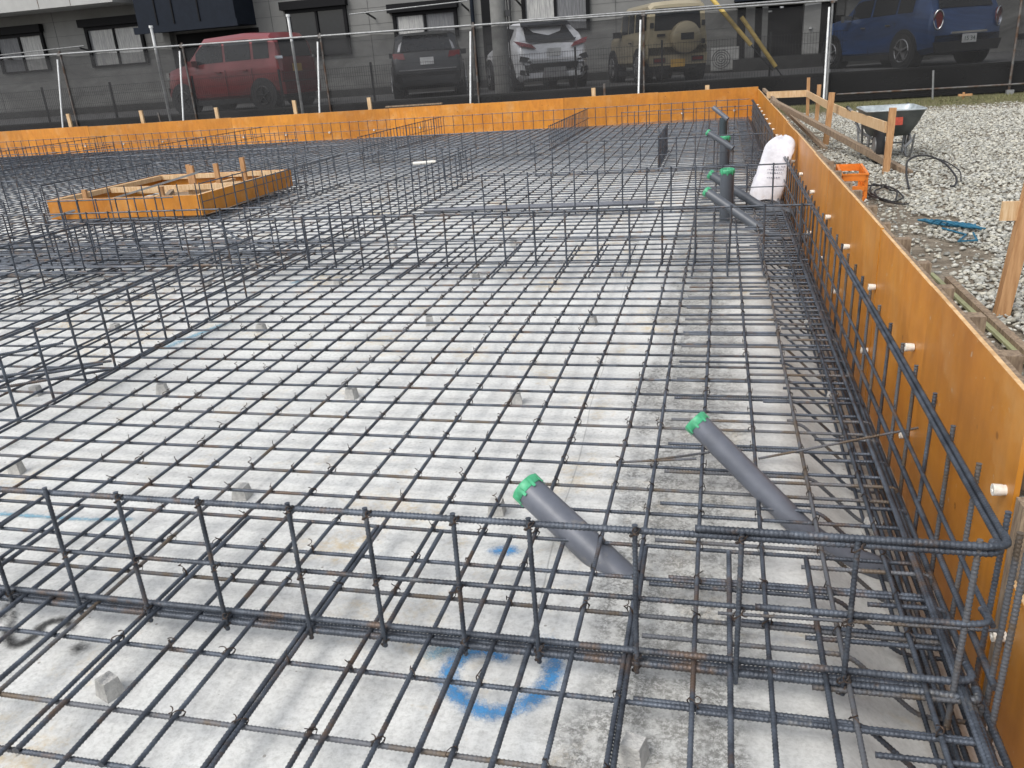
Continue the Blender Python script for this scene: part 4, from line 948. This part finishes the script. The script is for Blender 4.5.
a = empty('air_conditioner', (.08,25.4,.64)); tag(a, 'white air conditioner outdoor unit by the dark entrance', 'air conditioner')
MB().box((-.38,-.15,.06),(.38,.15,.66)).build('casing', BALC, a, smooth=False)
g = MB(); 
for k in range(4): g.tube([(-.10+.06*(k+1)*math.cos(q/16*6.283),-.16,.36+.06*(k+1)*math.sin(q/16*6.283)) for q in range(16)], .006, 5, closed=True)
g.build('fan_guard', BLACK, a)
for s in (-1,1): MB().box((s*.28-.03,-.15,0),(s*.28+.03,.15,.058)).build('foot', BLACK, a, smooth=False)

# ------------------------------------------------------------------ cars
def lerp_curve(c, y): return float(np.interp(y, [p[0] for p in c], [p[1] for p in c]))
def car(label, loc, rz, S, paint, detail, sx=1., cat='car'):
    t = empty('parked_car', loc, rz); tag(t, label, cat, 'cars parked behind the netted fence')
    L = S['L']; W = S['W']/2; ys = sorted(set([round(v,3) for v in np.linspace(0, L, 34)] + [p[0] for p in S['top']]))
    half = []
    def sec(y):
        w = W*lerp_curve(S['plan'], y); zt = lerp_curve(S['top'], y); zb = lerp_curve(S['bot'], y); be = min(lerp_curve(S['belt'], y), zt-.03)
        gw = w*lerp_curve(S['gh'], y); k = max(0,min(1,(zt-be)/.3)); tw = w*.9*(1-k) + gw*k
        return [(0,zb),(w*.86,zb),(w*.985,zb+.10),(w,zb+.30),(w*.99,be-.12),(w*.955,be),(tw+(w*.955-tw)*.12,be+(zt-be)*.86-.0),(tw*.86,zt-.012),(tw*.45,zt+.006),(0,zt+.012)]
    V = []; F = []; n = 18
    for y in ys:
        h = sec(y); ring = h + [(-x,z) for x,z in h[-2:0:-1]]; V += [(x,y,z) for x,z in ring]
    for i in range(len(ys)-1):
        for j in range(n): k = (j+1)%n; F.append((i*n+j,(i+1)*n+j,(i+1)*n+k,i*n+k))
    F += [tuple(range(n)), tuple(range((len(ys)-1)*n,len(ys)*n))[::-1]]
    body = MB().add(V,F).build('body', paint, t); body.data.set_sharp_from_angle(angle=R(32))
    # side windows: quads lifted off the greenhouse
    for s in (-1,1):
        for y0, y1 in S['win']:
            VV = []; FF = []; nn = 6
            for q in range(nn+1):
                y = y0+(y1-y0)*q/nn; h = sec(y); (xa,za),(xb,zb2) = h[5],h[6]
                for u in (.10,.90): VV.append((s*(xa+(xb-xa)*u+.008), y, za+(zb2-za)*u))
            for q in range(nn): FF.append((2*q,2*q+1,2*q+3,2*q+2))
            MB().add(VV,FF).build('side_window', GLASSD, t)
        # mirror, door lines, arches, wheels
        ym = S['mirror']; h = sec(ym); MB().box((s*(h[5][0]+.0) - .01,ym-.05,h[5][1]-.0),(s*(h[5][0]+.0)+s*.2,ym+.07,h[5][1]+.13)).build('mirror', S.get('mm',BLACK), t)
        for yw in S['wheels']:
            r = S['wr']; M_ = Matrix.Translation((s*(W-.10),yw,r)) @ Matrix.Rotation(math.pi/2,4,'Y')
            arch = MB().lathe([(0,-.14),(r+.075,-.14),(r+.075,.112),(0,.112)], 28, Matrix.Translation((s*(W-.10),yw,r+.01)) @ Matrix.Rotation(s*math.pi/2,4,'Y')).build('wheel_arch', BLACK, t)
            wl = MB().lathe([(0,-.08),(r*.9,-.09),(r,-.06),(r,.08),(r*.93,.118),(r*.68,.118),(0,.10)], 28, Matrix.Translation((s*(W-.10),yw,r)) @ Matrix.Rotation(s*math.pi/2,4,'Y')).build('wheel', RUBBER, t)
            rm = MB(); rm.lathe([(r*.10,.115),(r*.12,.128),(0.001,.13)], 12, Matrix.Translation((s*(W-.10),yw,r)) @ Matrix.Rotation(s*math.pi/2,4,'Y'))
            for q in range(5):
                a = q*2*math.pi/5; xx = s*(W-.10+.122)
                rm.beam((xx,yw,r),(xx,yw+r*.64*math.sin(a),r+r*.64*math.cos(a)),.03,.07,(1,0,0))
            rm.tube([(s*(W+.022),yw+r*.66*math.cos(q/20*6.283),r+r*.66*math.sin(q/20*6.283)) for q in range(20)], .014, 6, closed=True)
            rm.build('rim', S.get('rim',ALLOY), wl)
        MB().box((s*(W*.985)-.006,S['wheels'][0]+S['wr']+.12,.16),(s*(W*.985)+.010,S['wheels'][1]-S['wr']-.12,.27)).build('sill', BLACK, t, smooth=False)
        for yd in S.get('doors',()):
            h = sec(yd); MB().box((s*(W*.992)-.002,yd-.004,.30),(s*(W*.992)+.006,yd+.004,h[4][1])).build('door_line', BLACK, t, smooth=False)
            MB().box((s*(W*.99)-.0,yd+.12,h[4][1]-.06),(s*(W*.99)+s*.03,yd+.28,h[4][1]-.03)).build('door_handle', S.get('hm',paint), t, smooth=False)
    # rear glass on the sloped hatch, drawn between two stations
    (y0,z0,w0),(y1,z1,w1) = S['rglass']; nrm = Vector((0,-(z1-z0),(y1-y0))).normalized()*.016
    MB().add([(-w0,y0+nrm.y,z0+nrm.z),(w0,y0+nrm.y,z0+nrm.z),(w1,y1+nrm.y,z1+nrm.z),(-w1,y1+nrm.y,z1+nrm.z)],[(0,1,2,3)]).build('rear_window', GLASSD, t)
    (y0,z0,w0),(y1,z1,w1) = S['fglass']; nrm = Vector((0,(z1-z0),-(y1-y0))).normalized()*.016
    if nrm.z < 0: nrm = -nrm
    MB().add([(-w0,y0+nrm.y,z0+nrm.z),(w0,y0+nrm.y,z0+nrm.z),(w1,y1+nrm.y,z1+nrm.z),(-w1,y1+nrm.y,z1+nrm.z)],[(3,2,1,0)]).build('windscreen', GLASSD, t)
    detail(t, S); return t
def rear_poly(t, nm, pts, m, y=-.01, th=.03, par=None):
    """flat shape on the rear face; pts are (x, z) or (x, z, y)"""
    n = len(pts); ya = [p[2] if len(p) > 2 else y for p in pts]
    V = [(p[0],ya[i],p[1]) for i,p in enumerate(pts)] + [(p[0],ya[i]+th,p[1]) for i,p in enumerate(pts)]
    F = [tuple(range(n)), tuple(range(n,2*n))[::-1]] + [(i,n+i,n+(i+1)%n,(i+1)%n) for i in range(n)]
    return MB().add(V,F).build(nm, m, par or t, smooth=False)
def plate(t, x, z, m, y=-.03, strokes=True):
    p = rear_poly(t, 'number_plate', [(x-.165,z-.08),(x+.165,z-.08),(x+.165,z+.085),(x-.165,z+.085)], m, y, .012)
    return p
paint = lambda n, c, r=.3: mat(n, c, r, .25, var=.10, vscale=2, coat=.6)
P_BEIGE = paint('beige_paint',(.34,.29,.19)); P_WHITE = paint('white_paint',(.74,.75,.77)); P_BLACK = paint('black_paint',(.014,.016,.018)); P_RED = paint('red_paint',(.17,.018,.020)); P_BLUE = paint('blue_paint',(.013,.050,.155))
LOT = .637
# beige boxy off-roader
S = dict(L=3.35,W=1.475,top=[(0,.62),(.02,1.62),(.14,1.70),(2.0,1.70),(2.15,1.66),(2.45,1.12),(3.2,1.04),(3.33,.95),(3.35,.7)],belt=[(0,1.07),(3.35,1.03)],bot=[(0,.45),(.3,.35),(3.0,.35),(3.35,.45)],
  plan=[(0,.93),(.08,.97),(3.1,.97),(3.35,.90)],gh=[(0,.90),(2.1,.89),(3.35,.93)],win=[(.16,1.0),(1.12,1.55),(1.62,2.15)],mirror=2.2,wheels=(.62,2.87),wr=.345,doors=(1.05,),
  rglass=((.02,1.10,.54),(.03,1.56,.51)),fglass=((2.44,1.13,.58),(2.16,1.62,.53)),hm=BLACK)
def d_off(t, S):
    MB().lathe([(0,.0),(.30,.0),(.335,.03),(.345,.10),(.33,.19),(.27,.215),(0,.22)], 32, Matrix.Translation((.14,.0,.93)) @ Matrix.Rotation(math.pi/2,4,'X')).build('spare_wheel_cover', P_BEIGE, t)
    rear_poly(t,'badge',[(-.0,.88),(.30,.88),(.30,1.02),(0.0,1.02)],BLACK,-.226,.006)
    rear_poly(t,'bumper',[(-.66,.36),(.66,.36),(.68,.58),(-.68,.58)],P_BEIGE,-.06,.10)
    for s in (-1,1):
        l = rear_poly(t,'tail_light',[(s*.45-.14,.42),(s*.45+.14,.42),(s*.45+.14,.53),(s*.45-.14,.53)],BLACK,-.072,.02); rear_poly(t,'lens',[(s*.45-.12,.445),(s*.45+.12,.445),(s*.45+.12,.505),(s*.45-.12,.505)],REDL,-.078,.006,par=l)
        rear_poly(t,'hinge',[(s*.60-.04,1.16),(s*.60+.04,1.16),(s*.60+.04,1.27),(s*.60-.04,1.27)],BLACK,-.012,.02)
    rear_poly(t,'hinge',[(.56,.78),(.64,.78),(.64,.88),(.56,.88)],BLACK,-.012,.02); rear_poly(t,'door_handle',[(-.48,.98),(-.30,.98),(-.30,1.03),(-.48,1.03)],BLACK,-.03,.03)
    plate(t,-.02,.40,PLATEY,-.085); MB().box((-.45,-.02,.28),(.45,.3,.38)).build('underbody', BLACK, t, smooth=False)
HD = R(25)
def place(xl, yl, W, rz): return (xl + math.cos(rz)*W/2, yl + math.sin(rz)*W/2, LOT)
car('boxy beige off-roader with spare wheel cover, behind the netting', place(-1.66,20.15,1.475,R(22)), R(22), S, P_BEIGE, d_off)
# white coupe-like hatchback
S = dict(L=4.36,W=1.80,top=[(0,.55),(.03,.80),(.10,1.00),(.30,1.10),(.85,1.46),(1.5,1.55),(2.3,1.53),(3.05,1.12),(3.35,1.02),(4.1,.86),(4.3,.72),(4.36,.5)],belt=[(0,.9),(.5,1.12),(1.0,1.10),(3.1,.98),(4.36,.8)],bot=[(0,.28),(.4,.20),(4.0,.18),(4.36,.24)],
  plan=[(0,.80),(.12,.92),(.5,1.0),(1.2,.95),(3.2,.95),(3.7,1.0),(4.15,.88),(4.36,.62)],gh=[(0,.80),(.9,.74),(1.5,.80),(3.1,.82),(4.36,.9)],win=[(1.0,1.75),(1.82,2.75)],mirror=2.85,wheels=(.78,3.42),wr=.345,doors=(1.8,2.75),
  rglass=((.26,1.075,.60),(.84,1.43,.52)),fglass=((3.04,1.13,.66),(2.34,1.50,.56)),mm=BLACK)
def d_w(t, S):
    rear_poly(t,'spoiler',[(-.60,1.42,.60),(.60,1.42,.60),(.57,1.52,.78),(-.57,1.52,.78)],BLACK,0,.10)
    for s in (-1,1):
        rear_poly(t,'tail_light',[(s*.42,.92,-.0),(s*.80,1.00,.04),(s*.90,1.12,.24),(s*.80,1.10,.22),(s*.52,1.02,.05)],REDL,0,.04)
        rear_poly(t,'bumper_vent',[(s*.55,.62,-.03),(s*.84,.66,.02),(s*.80,.78,.04),(s*.62,.74,-.02)],BLACK,0,.03)
        rear_poly(t,'reflector',[(s*.62,.34,-.02),(s*.84,.38,.04),(s*.82,.48,.04),(s*.64,.46,-.02)],BLACK,0,.03)
        rear_poly(t,'pillar_blade',[(s*.60,1.10,.30),(s*.74,1.12,.34),(s*.60,1.40,.80),(s*.56,1.40,.80)],P_WHITE,0,.02)
    rear_poly(t,'hatch_lip',[(-.55,1.06,.12),(.55,1.06,.12),(.60,1.12,.16),(-.60,1.12,.16)],BLACK,0,.08)
    rear_poly(t,'lower_grille',[(-.54,.46),(.54,.46),(.58,.60),(-.58,.60)],BLACK,-.025,.03); rear_poly(t,'skid_plate',[(-.32,.28),(.32,.28),(.26,.50),(-.26,.50)],ALLOY,-.045,.03)
    rear_poly(t,'bumper_bar',[(-.66,.66),(.66,.66),(.62,.70),(-.62,.70)],P_WHITE,-.05,.04)
    plate(t,0,.83,PLATEW,-.035)
car('silvery white hatchback with black rear glass, behind the netting', place(-4.62,20.0,1.80,R(26)), R(26), S, P_WHITE, d_w)
# black compact SUV
S = dict(L=4.2,W=1.80,top=[(0,.55),(.03,.92),(.12,1.06),(.42,1.42),(.6,1.50),(1.6,1.53),(2.3,1.48),(3.0,1.08),(4.0,.92),(4.2,.55)],belt=[(0,1.0),(3.0,.98),(4.2,.85)],bot=[(0,.28),(.4,.2),(3.9,.2),(4.2,.28)],
  plan=[(0,.88),(.15,.97),(1,1),(3.6,.98),(4.2,.72)],gh=[(0,.82),(3.1,.80),(4.2,.9)],win=[(.72,1.3),(1.36,2.0),(2.06,2.75)],mirror=2.75,wheels=(.80,3.40),wr=.34,doors=(1.3,2.1),
  rglass=((.12,1.07,.62),(.44,1.43,.54)),fglass=((3.0,1.09,.64),(2.32,1.47,.56)))
def d_k(t, S):
    for s in (-1,1):
        l = rear_poly(t,'tail_light',[(s*.52,.90,-.01),(s*.80,.92,.06),(s*.82,1.05,.09),(s*.56,1.04,.02)],REDL,0,.05)
        rear_poly(t,'side_blade',[(s*.64,1.08,.12),(s*.70,1.08,.14),(s*.60,1.42,.45),(s*.55,1.42,.44)],ALLOY,0,.02)
    rear_poly(t,'spoiler',[(-.56,1.44,.34),(.56,1.44,.34),(.54,1.49,.55),(-.54,1.49,.55)],P_BLACK,0,.05)
    rear_poly(t,'bumper_trim',[(-.60,.32),(.60,.32),(.66,.50),(-.66,.50)],BLACK,-.03,.03); rear_poly(t,'bumper_line',[(-.70,.64),(.70,.64),(.70,.665),(-.70,.665)],ALLOY,-.012,.02)
    plate(t,0,.84,PLATEW,-.03)
car('black compact crossover seen from behind with red lamps, behind the netting', place(-7.80,20.1,1.80,R(18)), R(18), S, P_BLACK, d_k)
# red tall kei wagon, side on
S = dict(L=3.5,W=1.475,top=[(0,.6),(.03,1.05),(.10,1.45),(.25,1.62),(1.0,1.67),(2.2,1.63),(2.75,1.10),(3.35,.98),(3.5,.6)],belt=[(0,1.04),(2.8,1.02),(3.5,.9)],bot=[(0,.3),(.4,.24),(3.2,.22),(3.5,.3)],
  plan=[(0,.90),(.1,.97),(3.2,.97),(3.5,.85)],gh=[(0,.88),(2.7,.86),(3.5,.92)],win=[(.28,.72),(.80,1.55),(1.62,2.45)],mirror=2.45,wheels=(.55,2.97),wr=.30,doors=(.8,1.58),rim=BLACK,
  rglass=((.03,1.10,.56),(.12,1.50,.52)),fglass=((2.75,1.11,.60),(2.24,1.60,.53)),mm=P_RED)
def d_r(t, S):
    for s in (-1,1):
        rear_poly(t,'tail_light',[(s*.60,.80,-.01),(s*.70,.80,.02),(s*.70,1.06,.04),(s*.58,1.06,.0)],REDL,0,.05)
        rear_poly(t,'lamp_surround',[(s*.56,1.06,-.01),(s*.72,1.06,.03),(s*.72,1.12,.05),(s*.56,1.12,.0)],CHROME,0,.04)
        MB().box((s*.55-.1,3.38,.80),(s*.55+.12,3.47,.94)).build('headlight', CHROME, t)
    plate(t,-.1,.86,PLATEY,-.03)
    rear_poly(t,'bumper',[(-.66,.30),(.66,.30),(.68,.56),(-.68,.56)],P_RED,-.05,.08)
car('red tall small wagon seen from its side, behind the netting', (-10.25,20.2,LOT), R(80), S, P_RED, d_r).scale = (1.07,1.07,1.07)
# blue hatchback
S = dict(L=4.1,W=1.79,top=[(0,.55),(.04,.95),(.14,1.08),(.32,1.42),(.5,1.52),(2.4,1.52),(2.6,1.48),(3.05,1.08),(3.9,.98),(4.1,.6)],belt=[(0,1.03),(4.1,.98)],bot=[(0,.28),(.4,.22),(3.8,.2),(4.1,.3)],
  plan=[(0,.84),(.12,.93),(.6,1.0),(3.4,1.0),(4.1,.76)],gh=[(0,.84),(2.9,.84),(4.1,.9)],win=[(.62,1.1),(1.16,1.95),(2.02,2.72)],mirror=2.75,wheels=(.78,3.37),wr=.335,doors=(1.12,1.98),
  rglass=((.14,1.09,.62),(.33,1.42,.56)),fglass=((3.04,1.09,.64),(2.62,1.47,.58)),mm=CHROME,hm=CHROME)
def d_b(t, S):
    for s in (-1,1):
        l = rear_poly(t,'tail_light',[(s*.70+s*.075*math.cos(q*math.pi/8),.88+.17*math.sin(q*math.pi/8),.02+.35*.095*math.cos(q*math.pi/8)) for q in range(16)],REDL,0,.06)
        MB().tube([(s*.70+s*.085*math.cos(q*math.pi/8),.01+.35*.085*math.cos(q*math.pi/8),.88+.18*math.sin(q*math.pi/8)) for q in range(16)], .016, 6, closed=True).build('chrome_ring', CHROME, l)
    rear_poly(t,'chrome_bar',[(-.42,.60),(.42,.60),(.40,.64),(-.40,.64)],CHROME,-.05,.04)
    rear_poly(t,'lower_bumper',[(-.72,.26),(.72,.26),(.78,.46),(-.78,.46)],BLACK,-.04,.06)
    p = plate(t,0,.50,PLATEW,-.07)
    c = bpy.data.curves.new('plate_number','FONT'); c.body = '15 34'; c.size = .115; c.align_x = 'CENTER'; c.align_y = 'CENTER'; c.extrude = .001
    tmp = bpy.data.objects.new('tmp', c); COL.objects.link(tmp); bpy.context.view_layer.update(); me_ = bpy.data.meshes.new_from_object(tmp.evaluated_get(bpy.context.evaluated_depsgraph_get())); bpy.data.objects.remove(tmp); me_.materials.clear(); me_.materials.append(PLTXT); o = bpy.data.objects.new('plate_number', me_); COL.objects.link(o); o.parent = p; o.location = (0,-.0725,.495); o.rotation_euler = (math.pi/2,0,0)
car('dark blue hatchback with chrome-ringed lamps on the right of the car park', place(4.02,19.35,1.79,R(26)), R(26), S, P_BLUE, d_b)

# ------------------------------------------------------------------ camera
f = 821.9562; rows = [(.97081,.23014,-.06751),(.02266,-.36823,-.92946),(-.23877,.9008,-.3627)]
cam = bpy.data.cameras.new('camera'); co = bpy.data.objects.new('camera', cam); COL.objects.link(co)
r0, r1, r2 = [Vector(r).normalized() for r in rows]
M = Matrix(((r0.x,-r1.x,-r2.x,0),(r0.y,-r1.y,-r2.y,0),(r0.z,-r1.z,-r2.z,1.2825),(0,0,0,1))); co.matrix_world = M
cam.sensor_width = 36; cam.lens = f/1024*36; cam.clip_start = .05; cam.clip_end = 1500; sc.camera = co

# ------------------------------------------------------------------ light: bright overcast
w = bpy.data.worlds.new('World'); sc.world = w; w.use_nodes = True; nt = w.node_tree; N = nt.nodes; L = nt.links
sky = N.new('ShaderNodeTexSky'); sky.sky_type = 'NISHITA'; sky.sun_disc = False; sky.sun_elevation = R(52); sky.sun_rotation = R(215); sky.air_density = 1.; sky.dust_density = 3.; sky.ozone_density = 1.
hs = N.new('ShaderNodeHueSaturation'); hs.inputs['Saturation'].default_value = .30; hs.inputs['Value'].default_value = 1.75; L.new(sky.outputs['Color'], hs.inputs['Color'])
bgn = N['Background']; bgn.inputs['Strength'].default_value = .15; L.new(hs.outputs['Color'], bgn.inputs['Color'])
sun = bpy.data.lights.new('sun','SUN'); sun.energy = 1.4; sun.angle = R(28); sun.color = (1,.975,.94)
so = bpy.data.objects.new('sun', sun); COL.objects.link(so)
az = R(215); el = R(52); d = Vector((math.sin(az)*math.cos(el), math.cos(az)*math.cos(el), math.sin(el)))
so.rotation_euler = d.to_track_quat('Z','Y').to_euler()
sc.view_settings.view_transform = 'Standard'; sc.view_settings.look = 'None'; sc.view_settings.exposure = 0
sc.cycles.max_bounces = 6; sc.cycles.transparent_max_bounces = 12
